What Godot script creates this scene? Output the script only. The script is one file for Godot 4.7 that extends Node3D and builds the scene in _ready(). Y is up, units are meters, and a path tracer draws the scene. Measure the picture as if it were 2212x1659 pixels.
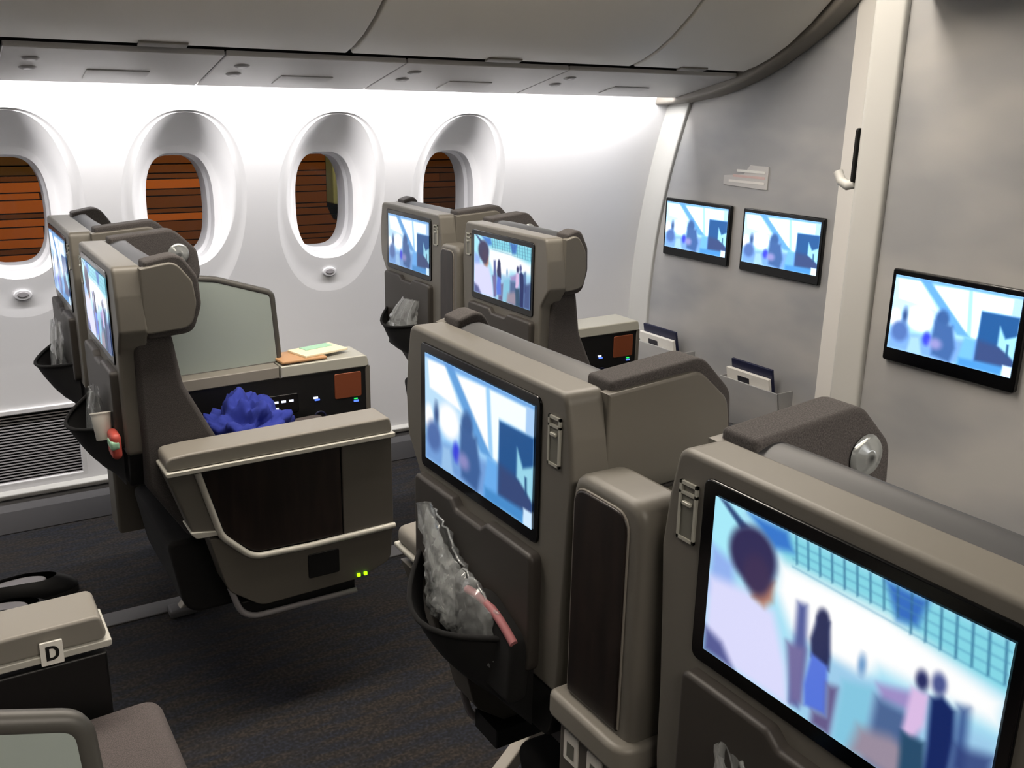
extends Node3D
# Aircraft cabin at night. Metres, y up, -z is the nose of the aircraft, -x its left side. The eye stands at x = z = 0.

var mats := {}
var taken := {}

# ---------------------------------------------------------------- mesh building
class Shape:
	var v := PackedVector3Array()
	var n := PackedVector3Array()
	var t := PackedVector2Array()

	func tri(a: Vector3, b: Vector3, c: Vector3, na: Vector3, nb: Vector3, nc: Vector3, ta := Vector2.ZERO, tb := Vector2.ZERO, tc := Vector2.ZERO) -> void:
		var x := (b - a).cross(c - a)
		if x.length_squared() < 1e-16:
			return
		if x.dot(na + nb + nc) > 0.0:
			v.append_array([a, c, b]); n.append_array([na, nc, nb]); t.append_array([ta, tc, tb])
		else:
			v.append_array([a, b, c]); n.append_array([na, nb, nc]); t.append_array([ta, tb, tc])

	func quad(a: Vector3, b: Vector3, c: Vector3, d: Vector3, na: Vector3, nb: Vector3, nc: Vector3, nd: Vector3) -> void:
		tri(a, b, c, na, nb, nc); tri(a, c, d, na, nc, nd)

	func face(a: Vector3, b: Vector3, c: Vector3, d: Vector3, nn: Vector3) -> void:
		tri(a, b, c, nn, nn, nn, Vector2(0, 0), Vector2(1, 0), Vector2(1, 1))
		tri(a, c, d, nn, nn, nn, Vector2(0, 0), Vector2(1, 1), Vector2(0, 1))

	# outline (u, v) swept along w from w0 to w1, edges rounded by bev; T places (u, v, w)
	func prism(outline: PackedVector2Array, w0: float, w1: float, T: Transform3D, bev := 0.0, steps := 3) -> void:
		var p := outline.duplicate()
		var k := p.size()
		var area := 0.0
		for i in k:
			area += p[i].cross(p[(i + 1) % k])
		if area < 0.0:
			p.reverse()
		var en := PackedVector2Array()
		for i in k:
			var e := (p[(i + 1) % k] - p[i]).normalized()
			en.append(Vector2(e.y, -e.x))
		var before := PackedVector2Array()
		var after := PackedVector2Array()
		var miter := PackedVector2Array()
		for i in k:
			var a := en[(i + k - 1) % k]
			var b := en[i]
			var d := a.dot(b)
			miter.append((a + b) / maxf(1.0 + d, 0.35))
			if d > 0.75:
				var s := (a + b).normalized()
				before.append(s); after.append(s)
			else:
				before.append(a); after.append(b)
		if w1 < w0:
			var sw := w0; w0 = w1; w1 = sw
		var rings := []
		var cap := PackedVector2Array()
		var tris := PackedInt32Array()
		bev = minf(bev, (w1 - w0) * 0.499)
		while true:
			cap.clear()
			for i in k:
				cap.append(p[i] - miter[i] * bev)
			tris = Geometry2D.triangulate_polygon(cap)
			if not tris.is_empty() or bev <= 0.0:
				break
			bev = bev * 0.7 if bev > 0.0006 else 0.0
		if bev > 0.0:
			for s in steps + 1:
				var a := PI / 2 * s / steps
				rings.append([bev * (1.0 - sin(a)), w0 + bev * (1.0 - cos(a)), -cos(a), sin(a)])
			for s in steps + 1:
				var a := PI / 2 * (steps - s) / steps
				rings.append([bev * (1.0 - sin(a)), w1 - bev * (1.0 - cos(a)), cos(a), sin(a)])
		else:
			rings = [[0.0, w0, 0.0, 1.0], [0.0, w1, 0.0, 1.0]]
		for r in rings.size() - 1:
			var A: Array = rings[r]
			var B: Array = rings[r + 1]
			for i in k:
				var j := (i + 1) % k
				var a2: Vector2 = p[i] - miter[i] * A[0]
				var b2: Vector2 = p[j] - miter[j] * A[0]
				var c2: Vector2 = p[j] - miter[j] * B[0]
				var d2: Vector2 = p[i] - miter[i] * B[0]
				var n0 := after[i]
				var n1 := before[j]
				quad(T * Vector3(a2.x, a2.y, A[1]), T * Vector3(b2.x, b2.y, A[1]), T * Vector3(c2.x, c2.y, B[1]), T * Vector3(d2.x, d2.y, B[1]),
					T.basis * Vector3(n0.x * A[3], n0.y * A[3], A[2]), T.basis * Vector3(n1.x * A[3], n1.y * A[3], A[2]),
					T.basis * Vector3(n1.x * B[3], n1.y * B[3], B[2]), T.basis * Vector3(n0.x * B[3], n0.y * B[3], B[2]))
		for i in range(0, tris.size(), 3):
			for side in 2:
				var w: float = w0 if side == 0 else w1
				var nn: Vector3 = T.basis * Vector3(0, 0, -1 if side == 0 else 1)
				var q := [cap[tris[i]], cap[tris[i + 1]], cap[tris[i + 2]]]
				tri(T * Vector3(q[0].x, q[0].y, w), T * Vector3(q[1].x, q[1].y, w), T * Vector3(q[2].x, q[2].y, w), nn, nn, nn)

	func box(c: Vector3, s: Vector3, bev := 0.0, B := Basis.IDENTITY) -> void:
		var h := s / 2
		var T := Transform3D(B, c)
		if bev <= 0.0:
			prism(PackedVector2Array([Vector2(-h.x, -h.y), Vector2(h.x, -h.y), Vector2(h.x, h.y), Vector2(-h.x, h.y)]), -h.z, h.z, T)
			return
		var o := PackedVector2Array()
		var r := minf(bev * 1.15, minf(h.x, h.y) * 0.98)
		for q in 4:
			var cx: float = [h.x - r, -h.x + r, -h.x + r, h.x - r][q]
			var cy: float = [h.y - r, h.y - r, -h.y + r, -h.y + r][q]
			for i in 5:
				var a := PI / 2 * (q + i / 4.0)
				o.append(Vector2(cx + r * cos(a), cy + r * sin(a)))
		prism(o, -h.z, h.z, T, bev)

	func grid(G: Array, wrap := false) -> void:
		var R := G.size()
		var C: int = G[0].size()
		var N := []
		for i in R:
			var row := PackedVector3Array()
			for j in C:
				var du: Vector3 = G[mini(i + 1, R - 1)][j] - G[maxi(i - 1, 0)][j]
				var j0 := (j + C - 1) % C if wrap else maxi(j - 1, 0)
				var j1 := (j + 1) % C if wrap else mini(j + 1, C - 1)
				var dv: Vector3 = G[i][j1] - G[i][j0]
				row.append(du.cross(dv).normalized())
			N.append(row)
		for i in R - 1:
			for j in (C if wrap else C - 1):
				var k := (j + 1) % C
				quad(G[i][j], G[i][k], G[i + 1][k], G[i + 1][j], N[i][j], N[i][k], N[i + 1][k], N[i + 1][j])

	func tube(path: Array, r: float, sides := 8, closed := false) -> void:
		var G := []
		var m := path.size()
		for i in m:
			var p: Vector3 = path[i]
			var d: Vector3
			if closed:
				d = path[(i + 1) % m] - path[(i + m - 1) % m]
			else:
				d = path[mini(i + 1, m - 1)] - path[maxi(i - 1, 0)]
			d = d.normalized()
			var s := d.cross(Vector3(0.13, 0.31, 0.94)).normalized() if absf(d.z) < 0.8 else d.cross(Vector3(0.9, 0.3, 0.1)).normalized()
			if i > 0:
				var old: Vector3 = (G[i - 1][0] - path[i - 1])
				s = (old - d * old.dot(d)).normalized()
			var u := d.cross(s)
			var ring := PackedVector3Array()
			for k in sides:
				var a := TAU * k / sides
				ring.append(p + (s * cos(a) + u * sin(a)) * r)
			G.append(ring)
		if closed:
			G.append(G[0])
		grid(G, true)
		if not closed:
			for e in [0, m - 1]:
				var nn: Vector3 = ((path[0] - path[1]) if e == 0 else (path[m - 1] - path[m - 2])).normalized()
				for k in sides:
					tri(path[e], G[e][k], G[e][(k + 1) % sides], nn, nn, nn)

	# profile [radius, height] turned about the y of T
	func lathe(prof: Array, T: Transform3D, sides := 20) -> void:
		var G := []
		for q in prof:
			var ring := PackedVector3Array()
			for k in sides:
				var a := TAU * k / sides
				ring.append(T * Vector3(q[0] * cos(a), q[1], q[0] * sin(a)))
			G.append(ring)
		grid(G, true)

	func mesh() -> ArrayMesh:
		var a := []
		a.resize(Mesh.ARRAY_MAX)
		a[Mesh.ARRAY_VERTEX] = v
		a[Mesh.ARRAY_NORMAL] = n
		a[Mesh.ARRAY_TEX_UV] = t
		var m := ArrayMesh.new()
		m.add_surface_from_arrays(Mesh.PRIMITIVE_TRIANGLES, a)
		return m


# outline with rounded corners from [x, y, radius]
func rounded(pts: Array, seg := 5) -> PackedVector2Array:
	var o := PackedVector2Array()
	var k := pts.size()
	for i in k:
		var p := Vector2(pts[i][0], pts[i][1])
		var r: float = pts[i][2] if pts[i].size() > 2 else 0.0
		if r <= 0.0:
			o.append(p); continue
		var a := Vector2(pts[(i + k - 1) % k][0], pts[(i + k - 1) % k][1])
		var b := Vector2(pts[(i + 1) % k][0], pts[(i + 1) % k][1])
		var da := (a - p).normalized()
		var db := (b - p).normalized()
		var ang := acos(clampf(da.dot(db), -0.9999, 0.9999)) / 2
		var l := minf(r / tan(ang), minf(p.distance_to(a), p.distance_to(b)) * 0.49)
		for s in seg + 1:
			var w := float(s) / seg
			var q1 := p + da * l
			var q2 := p + db * l
			o.append(q1.lerp(p, w).lerp(p.lerp(q2, w), w))
	return o


func rect(x0: float, y0: float, x1: float, y1: float, r := 0.0) -> PackedVector2Array:
	return rounded([[x0, y0, r], [x1, y0, r], [x1, y1, r], [x0, y1, r]])


const ALONG_Z := Transform3D(Basis(Vector3(1, 0, 0), Vector3(0, 1, 0), Vector3(0, 0, 1)), Vector3.ZERO)   # outline in x, y
const ALONG_X := Transform3D(Basis(Vector3(0, 0, 1), Vector3(0, 1, 0), Vector3(1, 0, 0)), Vector3.ZERO)   # outline in z, y


func numbered(called: String) -> String:
	var c: int = taken.get(called, 0)
	taken[called] = c + 1
	return called if c == 0 else "%s_%03d" % [called, c]


func part(called: String, s: Shape, m: Material, parent: Node3D) -> MeshInstance3D:
	var o := MeshInstance3D.new()
	o.name = called
	o.mesh = s.mesh()
	o.material_override = m
	parent.add_child(o, true)
	return o


func tag(o: Node3D, label: String, category: String, group := "") -> void:
	o.set_meta("label", label)
	o.set_meta("category", category)
	if group:
		o.set_meta("group", group)


func thing(called: String, label: String, category: String, at := Vector3.ZERO, group := "") -> Node3D:
	var o := Node3D.new()
	o.name = numbered(called)
	o.position = at
	add_child(o)
	tag(o, label, category, group)
	return o


func struct(called: String, s: Shape, m: Material) -> MeshInstance3D:
	var o := part(called, s, m, self)
	o.set_meta("kind", "structure")
	return o


# ---------------------------------------------------------------- materials
func mat(c: Color, rough := 0.6, metal := 0.0) -> StandardMaterial3D:
	var m := StandardMaterial3D.new()
	m.albedo_color = c
	m.roughness = rough
	m.metallic = metal
	return m


func noise_image(seed_: int, freq: float, w: int, h: int, stretch: Vector2, a: Color, b: Color, octaves := 4, contrast := 1.0) -> Image:
	var f := FastNoiseLite.new()
	f.seed = seed_
	f.frequency = freq
	f.fractal_octaves = octaves
	f.noise_type = FastNoiseLite.TYPE_SIMPLEX_SMOOTH
	var im := Image.create(w, h, false, Image.FORMAT_RGB8)
	for y in h:
		var wy := float(y) / h
		for x in w:
			var wx := float(x) / w
			# blend the edges so that the tile repeats without a seam
			var bx := smoothstep(0.8, 1.0, wx)
			var by := smoothstep(0.8, 1.0, wy)
			var q := f.get_noise_2d(x * stretch.x, y * stretch.y)
			if bx > 0.0:
				q = lerpf(q, f.get_noise_2d((x - w) * stretch.x, y * stretch.y), bx)
			if by > 0.0:
				q = lerpf(q, f.get_noise_2d(x * stretch.x, (y - h) * stretch.y), by)
			im.set_pixel(x, y, a.lerp(b, clampf(0.5 + q * contrast, 0.0, 1.0)))
	return im


func tex(im: Image) -> ImageTexture:
	im.generate_mipmaps()
	return ImageTexture.create_from_image(im)


func planar(m: StandardMaterial3D, scale_: Vector3, in_world := true) -> StandardMaterial3D:
	m.uv1_triplanar = true
	m.uv1_world_triplanar = in_world
	m.uv1_scale = scale_
	return m


func glow(c: Color, e: float) -> StandardMaterial3D:
	var m := mat(Color(0.05, 0.05, 0.05), 0.4)
	m.emission_enabled = true
	m.emission = c
	m.emission_energy_multiplier = e
	return m


# a picture for a lit screen, from soft-edged shapes: [kind, colour, softness, numbers]
func film(w: int, h: int, ground: Color, shapes: Array) -> ImageTexture:
	var px := PackedColorArray()
	px.resize(w * h)
	px.fill(ground)
	for s in shapes:
		var col: Color = s[1]
		var soft: float = s[2]
		var q: Array = s[3]
		if s[0] == "ellipse":
			var x0 := maxi(0, int((q[0] - q[2] - soft) * w)); var x1 := mini(w - 1, int((q[0] + q[2] + soft) * w))
			var y0 := maxi(0, int((q[1] - q[3] - soft * 1.8) * h)); var y1 := mini(h - 1, int((q[1] + q[3] + soft * 1.8) * h))
			for y in range(y0, y1 + 1):
				for x in range(x0, x1 + 1):
					var d := Vector2((float(x) / w - q[0]) / q[2], (float(y) / h - q[1]) / q[3]).length() - 1.0
					d *= minf(q[2], q[3] / 1.8)
					var k := 1.0 - smoothstep(-soft, soft, d)
					if k > 0.0:
						px[y * w + x] = px[y * w + x].lerp(Color(col, 1.0), k * col.a)
		else:
			var poly := PackedVector2Array()
			for i in range(0, q.size(), 2):
				poly.append(Vector2(q[i], q[i + 1] / 1.8))
			var lo := poly[0]; var hi := poly[0]
			for p in poly:
				lo = lo.min(p); hi = hi.max(p)
			var x0 := maxi(0, int((lo.x - soft) * w)); var x1 := mini(w - 1, int((hi.x + soft) * w))
			var y0 := maxi(0, int((lo.y - soft) * 1.8 * h)); var y1 := mini(h - 1, int((hi.y + soft) * 1.8 * h))
			for y in range(y0, y1 + 1):
				for x in range(x0, x1 + 1):
					var p := Vector2(float(x) / w, float(y) / h / 1.8)
					var d := 9.0
					var inside := false
					var j := poly.size() - 1
					for i in poly.size():
						var a := poly[i]; var b := poly[j]
						d = minf(d, p.distance_to(Geometry2D.get_closest_point_to_segment(p, a, b)))
						if (a.y > p.y) != (b.y > p.y) and p.x < (b.x - a.x) * (p.y - a.y) / (b.y - a.y) + a.x:
							inside = not inside
						j = i
					var k := 1.0 - smoothstep(-soft, soft, -d if inside else d)
					if k > 0.0:
						px[y * w + x] = px[y * w + x].lerp(Color(col, 1.0), k * col.a)
	var im := Image.create(w, h, false, Image.FORMAT_RGB8)
	for y in h:
		for x in w:
			im.set_pixel(x, y, px[y * w + x])
	return tex(im)


func screen_mat(t: ImageTexture, e: float) -> StandardMaterial3D:
	var m := mat(Color(0.01, 0.01, 0.012), 0.25)
	m.emission_enabled = true
	m.emission = Color.BLACK
	m.emission_texture = t
	m.emission_energy_multiplier = e
	return m


func make_materials() -> void:
	mats.wall = mat(Color(0.86, 0.86, 0.865), 0.45)
	mats.reveal = mat(Color(0.80, 0.80, 0.81), 0.45)
	mats.bin = mat(Color(0.90, 0.89, 0.865), 0.42)
	mats.service = mat(Color(0.74, 0.73, 0.72), 0.45)
	mats.end_trim = mat(Color(0.48, 0.46, 0.43), 0.5)
	mats.white_trim = mat(Color(0.75, 0.75, 0.735), 0.45)
	mats.nozzle = mat(Color(0.60, 0.59, 0.58), 0.5)
	mats.gap = mat(Color(0.03, 0.03, 0.03), 0.9)
	mats.ceiling = mat(Color(0.80, 0.79, 0.77), 0.6)
	var cloud := noise_image(7, 0.0065, 512, 512, Vector2(0.6, 1.2), Color(0.585, 0.59, 0.595), Color(0.68, 0.675, 0.665), 4, 1.3)
	mats.bulkhead = planar(mat(Color.WHITE, 0.5), Vector3(0.62, 0.62, 0.62))
	mats.bulkhead.albedo_texture = tex(cloud)
	var pile := noise_image(11, 0.02, 512, 512, Vector2(2.6, 0.5), Color(0.215, 0.185, 0.165), Color(0.135, 0.15, 0.20), 5, 1.7)
	var speck := noise_image(12, 0.45, 256, 256, Vector2(1, 1), Color(0.35, 0.35, 0.35), Color(1, 1, 1), 2, 1.0)
	mats.carpet = planar(mat(Color.WHITE, 0.95), Vector3(0.9, 0.9, 0.9))
	mats.carpet.albedo_texture = tex(pile)
	mats.carpet.detail_enabled = true
	mats.carpet.detail_blend_mode = BaseMaterial3D.BLEND_MODE_MUL
	mats.carpet.detail_albedo = tex(speck)
	mats.shell = mat(Color(0.40, 0.388, 0.36), 0.45)
	mats.shell_dark = mat(Color(0.34, 0.325, 0.30), 0.5)
	mats.tray_table = mat(Color(0.22, 0.205, 0.19), 0.5)
	var weave := noise_image(21, 0.5, 256, 256, Vector2(1.0, 0.6), Color(0.20, 0.19, 0.19), Color(0.33, 0.315, 0.31), 2, 1.0)
	mats.fabric = planar(mat(Color.WHITE, 0.95), Vector3(5, 5, 5), false)
	mats.fabric.albedo_texture = tex(weave)
	var weave2 := noise_image(22, 0.5, 256, 256, Vector2(0.6, 1.0), Color(0.25, 0.23, 0.228), Color(0.36, 0.33, 0.325), 2, 1.0)
	mats.seat_fabric = planar(mat(Color.WHITE, 0.95), Vector3(5, 5, 5), false)
	mats.seat_fabric.albedo_texture = tex(weave2)
	mats.leather = mat(Color(0.235, 0.24, 0.25), 0.5)
	mats.cap = mat(Color(0.50, 0.485, 0.455), 0.45)
	var grain := noise_image(31, 0.02, 256, 256, Vector2(3.0, 0.35), Color(0.085, 0.062, 0.052), Color(0.145, 0.11, 0.095), 4, 1.3)
	mats.wood = planar(mat(Color.WHITE, 0.35), Vector3(2.5, 2.5, 2.5), false)
	mats.wood.albedo_texture = tex(grain)
	mats.metal = mat(Color(0.74, 0.735, 0.70), 0.38, 0.15)
	mats.plate = mat(Color(0.70, 0.70, 0.66), 0.35, 0.2)
	mats.plate_dark = mat(Color(0.42, 0.42, 0.39), 0.4)
	mats.black = mat(Color(0.025, 0.025, 0.027), 0.45)
	mats.black_soft = mat(Color(0.035, 0.033, 0.033), 0.95)
	mats.bezel = mat(Color(0.015, 0.017, 0.025), 0.18)
	mats.divider = mat(Color(0.58, 0.62, 0.60), 0.55)
	mats.divider_frame = mat(Color(0.27, 0.265, 0.25), 0.45)
	mats.grille = mat(Color(0.56, 0.55, 0.56), 0.5)
	mats.grille_back = mat(Color(0.10, 0.10, 0.11), 0.8)
	mats.grey_strip = mat(Color(0.42, 0.42, 0.43), 0.55)
	mats.track = mat(Color(0.40, 0.40, 0.41), 0.45, 0.3)
	mats.leg = mat(Color(0.72, 0.70, 0.66), 0.4, 0.2)
	mats.copper = mat(Color(0.50, 0.27, 0.17), 0.35, 0.3)
	mats.paper = mat(Color(0.92, 0.88, 0.76), 0.7)
	mats.paper_white = mat(Color(0.90, 0.89, 0.86), 0.6)
	mats.tan_lamplight = mat(Color(0.72, 0.55, 0.38), 0.5)  # tan of the lamplight imitated on the console table
	mats.mint = mat(Color(0.62, 0.80, 0.68), 0.6)
	mats.navy = mat(Color(0.07, 0.09, 0.22), 0.4)
	mats.blue = mat(Color(0.13, 0.19, 0.55), 0.9)
	mats.red = mat(Color(0.72, 0.30, 0.26), 0.5)
	mats.pink = mat(Color(0.66, 0.42, 0.43), 0.6)
	mats.glass = mat(Color(0.30, 0.32, 0.33, 0.04), 0.02)
	mats.glass.metallic_specular = 0.12
	mats.glass.transparency = BaseMaterial3D.TRANSPARENCY_ALPHA
	mats.lens = mat(Color(0.72, 0.74, 0.74), 0.08, 0.6)
	mats.plastic = mat(Color(0.92, 0.94, 0.94, 0.22), 0.08)
	mats.plastic.transparency = BaseMaterial3D.TRANSPARENCY_ALPHA
	mats.icon = glow(Color(0.9, 0.92, 1.0), 1.5)
	mats.icon_blue = glow(Color(0.35, 0.5, 1.0), 1.5)
	mats.icon_green = glow(Color(0.2, 1.0, 0.4), 1.2)
	mats.lime = glow(Color(0.62, 1.0, 0.05), 2.2)
	# the two pictures that the seat and wall screens show
	var fa := film(288, 160, Color(0.62, 0.82, 0.98), [
		["poly", Color(0.74, 0.88, 0.98), 0.02, [0, 0, 0.24, 0, 0.42, 0.42, 0.0, 0.5]],
		["poly", Color(1, 1, 1), 0.012, [0.03, 0.05, 0.21, 0.03, 0.37, 0.36, 0.05, 0.30]],
		["ellipse", Color(1, 1, 1), 0.03, [0.25, 0.52, 0.11, 0.16]],
		["ellipse", Color(1, 1, 1), 0.02, [0.04, 0.58, 0.05, 0.12]],
		["poly", Color(1, 1, 1), 0.012, [0.31, 0.06, 0.60, 0.04, 0.63, 0.56, 0.56, 0.52]],
		["poly", Color(0.97, 1, 1), 0.012, [0.635, 0.04, 0.96, 0.04, 0.94, 0.24, 0.72, 0.24, 0.71, 0.62, 0.67, 0.60]],
		["poly", Color(0.38, 0.62, 0.86), 0.016, [0.20, 0.0, 0.29, 0.0, 0.66, 0.62, 0.56, 0.62, 0.40, 0.34]],
		["poly", Color(0.36, 0.58, 0.85, 0.8), 0.012, [0, 0, 1, 0, 1, 0.03, 0, 0.03]],
		["poly", Color(0.66, 0.80, 0.96), 0.01, [0.935, 0.03, 1, 0.03, 1, 0.24, 0.935, 0.24]],
		["poly", Color(0.45, 0.62, 0.85), 0.03, [0, 0.78, 0.55, 0.68, 0.74, 0.66, 0.74, 1, 0, 1]],
		["poly", Color(0.42, 0.68, 0.93), 0.02, [0.62, 0.62, 0.72, 0.64, 0.72, 1.0, 0.58, 1.0]],
		["ellipse", Color(0.20, 0.30, 0.50), 0.022, [0.12, 0.52, 0.022, 0.10]],
		["ellipse", Color(0.30, 0.42, 0.66), 0.03, [0.09, 0.74, 0.075, 0.14]],
		["ellipse", Color(0.22, 0.36, 0.58), 0.022, [0.43, 0.47, 0.055, 0.13]],
		["poly", Color(0.24, 0.38, 0.60), 0.025, [0.37, 0.50, 0.52, 0.52, 0.56, 0.80, 0.53, 1.0, 0.38, 0.95, 0.36, 0.72]],
		["ellipse", Color(0.22, 0.26, 0.86), 0.02, [0.325, 0.76, 0.032, 0.085]],
		["ellipse", Color(0.62, 0.58, 0.80, 0.8), 0.03, [0.40, 0.80, 0.05, 0.07]],
		["poly", Color(0.60, 0.76, 0.92), 0.02, [0.19, 0.78, 0.26, 0.76, 0.30, 1.0, 0.17, 1.0]],
		["poly", Color(0.14, 0.33, 0.56), 0.012, [0.72, 0.26, 1.0, 0.25, 1.0, 0.92, 0.72, 0.90]],
		["poly", Color(0.22, 0.28, 0.46, 0.9), 0.03, [0.72, 0.62, 1.0, 0.66, 1.0, 0.92, 0.72, 0.9]],
		["poly", Color(0.60, 0.84, 0.92), 0.014, [0.87, 0.40, 0.92, 0.54, 1.0, 0.48, 1.0, 0.78, 0.95, 0.72, 0.87, 0.64]],
		["poly", Color(0.15, 0.30, 0.48), 0.01, [0.935, 0.60, 0.95, 0.60, 0.955, 0.75, 0.94, 0.75]],
		["poly", Color(0.28, 0.55, 0.80), 0.02, [0.6, 0.9, 0.93, 0.88, 0.93, 1.0, 0.6, 1.0]],
		["poly", Color(0.82, 0.92, 1.0), 0.01, [0.93, 0.86, 1.0, 0.86, 1.0, 1.0, 0.93, 1.0]],
	])
	var b_shapes := [
		["poly", Color(0.52, 0.84, 0.90), 0.02, [0.26, 0.0, 1.0, 0.0, 1.0, 0.24, 0.30, 0.2]],
		["poly", Color(1, 1, 1), 0.035, [0.28, 0.18, 0.66, 0.17, 1.0, 0.28, 1.0, 0.42, 0.66, 0.46, 0.60, 0.62, 0.36, 0.56, 0.28, 0.36]],
		["poly", Color(0.22, 0.47, 0.80), 0.02, [0.14, 0.0, 0.30, 0.0, 0.33, 0.10, 0.26, 0.13]],
		["poly", Color(0.20, 0.42, 0.75), 0.02, [0.64, 0.0, 0.77, 0.0, 0.75, 0.15, 0.69, 0.17]],
		["poly", Color(0.66, 0.92, 0.98), 0.02, [0, 0, 0.12, 0.0, 0.10, 0.3, 0.0, 0.5]],
		["poly", Color(0.20, 0.30, 0.48), 0.010, [0.02, 0.0, 0.05, 0.0, 0.15, 0.09, 0.12, 0.12]],
		["poly", Color(0.58, 0.70, 0.94), 0.03, [0, 0.3, 0.1, 0.35, 0.12, 0.6, 0, 0.62]],
		["poly", Color(0.86, 0.86, 0.99), 0.03, [0.0, 0.50, 0.16, 0.46, 0.28, 0.50, 0.35, 0.78, 0.38, 1.0, 0.10, 1.0, 0.0, 0.86]],
		["poly", Color(0.34, 0.36, 0.58), 0.025, [0, 0.84, 0.08, 0.88, 0.14, 1.0, 0, 1.0]],
		["poly", Color(0.72, 0.50, 0.42), 0.02, [0.20, 0.36, 0.27, 0.32, 0.27, 0.44, 0.24, 0.50, 0.19, 0.48]],
		["ellipse", Color(0.20, 0.18, 0.34), 0.022, [0.175, 0.24, 0.098, 0.17]],
		["ellipse", Color(0.24, 0.19, 0.33), 0.022, [0.20, 0.34, 0.055, 0.12]],
		["poly", Color(0.62, 0.80, 0.92), 0.03, [0.36, 0.56, 0.62, 0.55, 1.0, 0.48, 1.0, 1.0, 0.38, 1.0]],
		["poly", Color(0.32, 0.36, 0.60), 0.018, [0.365, 0.36, 0.40, 0.35, 0.415, 0.62, 0.41, 0.96, 0.375, 0.96]],
		["poly", Color(0.45, 0.42, 0.62), 0.02, [0.34, 0.62, 0.41, 0.60, 0.42, 0.92, 0.38, 0.96]],
		["ellipse", Color(0.14, 0.16, 0.33), 0.012, [0.46, 0.375, 0.022, 0.055]],
		["poly", Color(0.13, 0.16, 0.34), 0.012, [0.44, 0.38, 0.485, 0.37, 0.50, 0.56, 0.50, 0.64, 0.435, 0.62, 0.425, 0.52]],
		["poly", Color(0.34, 0.46, 0.86), 0.012, [0.435, 0.60, 0.495, 0.62, 0.51, 0.90, 0.43, 0.92, 0.42, 0.80]],
		["poly", Color(0.40, 0.36, 0.54), 0.02, [0.50, 0.72, 0.54, 0.70, 0.53, 1.0, 0.46, 1.0, 0.46, 0.92, 0.51, 0.90]],
		["poly", Color(0.52, 0.78, 0.88), 0.02, [0.55, 0.64, 0.65, 0.58, 0.65, 1.0, 0.54, 1.0]],
		["ellipse", Color(0.45, 0.62, 0.80), 0.012, [0.605, 0.50, 0.013, 0.055]],
		["poly", Color(0.62, 0.56, 0.78), 0.02, [0.66, 0.55, 0.80, 0.46, 0.80, 0.58, 0.68, 0.62]],
		["poly", Color(0.30, 0.40, 0.58), 0.025, [0.66, 0.62, 0.78, 0.60, 0.80, 0.78, 0.76, 1.0, 0.65, 1.0]],
		["poly", Color(0.60, 0.55, 0.62), 0.03, [0.62, 0.84, 0.72, 0.78, 0.80, 0.80, 0.80, 1.0, 0.60, 1.0]],
		["ellipse", Color(0.16, 0.18, 0.38), 0.012, [0.785, 0.40, 0.018, 0.05]],
		["poly", Color(0.86, 0.74, 0.90), 0.014, [0.76, 0.46, 0.81, 0.46, 0.81, 0.62, 0.78, 0.74, 0.75, 0.70]],
		["poly", Color(0.16, 0.30, 0.42), 0.016, [0.75, 0.72, 0.82, 0.70, 0.84, 1.0, 0.76, 1.0]],
		["ellipse", Color(0.30, 0.34, 0.56), 0.012, [0.832, 0.37, 0.02, 0.055]],
		["poly", Color(0.08, 0.15, 0.38), 0.014, [0.815, 0.46, 0.845, 0.42, 0.885, 0.46, 0.895, 0.62, 0.89, 1.0, 0.83, 1.0, 0.825, 0.70]],
		["poly", Color(0.16, 0.26, 0.50, 0.8), 0.02, [0.89, 0.42, 0.92, 0.40, 0.93, 0.72, 0.90, 0.74]],
		["poly", Color(0.18, 0.24, 0.46, 0.85), 0.025, [0.90, 0.62, 1.0, 0.56, 1.0, 1.0, 0.89, 1.0]],
	]
	for i in 16:
		var x := 0.33 + i * 0.043
		b_shapes.append(["poly", Color(0.18, 0.40, 0.55, 0.75), 0.005, [x, 0.0, x + 0.007, 0.0, x + 0.020, 0.15 + 0.05 * float(i > 8), x + 0.014, 0.16 + 0.05 * float(i > 8)]])
	for i in 4:
		b_shapes.append(["poly", Color(0.30, 0.55, 0.70, 0.5), 0.006, [0.33, 0.04 + i * 0.045, 1.0, 0.04 + i * 0.055, 1.0, 0.048 + i * 0.055, 0.33, 0.048 + i * 0.045]])
	var fb := film(288, 160, Color(0.66, 0.88, 0.96), b_shapes)
	mats.film_a = screen_mat(fa, 1.0)
	mats.film_b = screen_mat(fb, 1.0)
	mats.film_wall = screen_mat(fa, 1.6)


# ---------------------------------------------------------------- the cabin
const FRONT_LEFT := -2.69     # bulkhead before the pair by the windows
const FRONT_MID := -2.05      # partition before the middle seats
const BACK := 3.2
const TOP := 2.32


func wall_x(y: float) -> float:
	if y > 0.45:
		return -3.305 + 0.19 * pow((y - 0.45) / 0.95, 2.0)
	return -3.305 + 0.025 * pow((0.45 - y) / 0.45, 2.0)


func sup(a: float, n: float) -> float:
	return signf(a) * pow(absf(a), 2.0 / n)


const WINDOWS := [0.763, 0.259, -0.245, -0.749, -1.253, -1.757]
const CELL := 0.252


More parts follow.
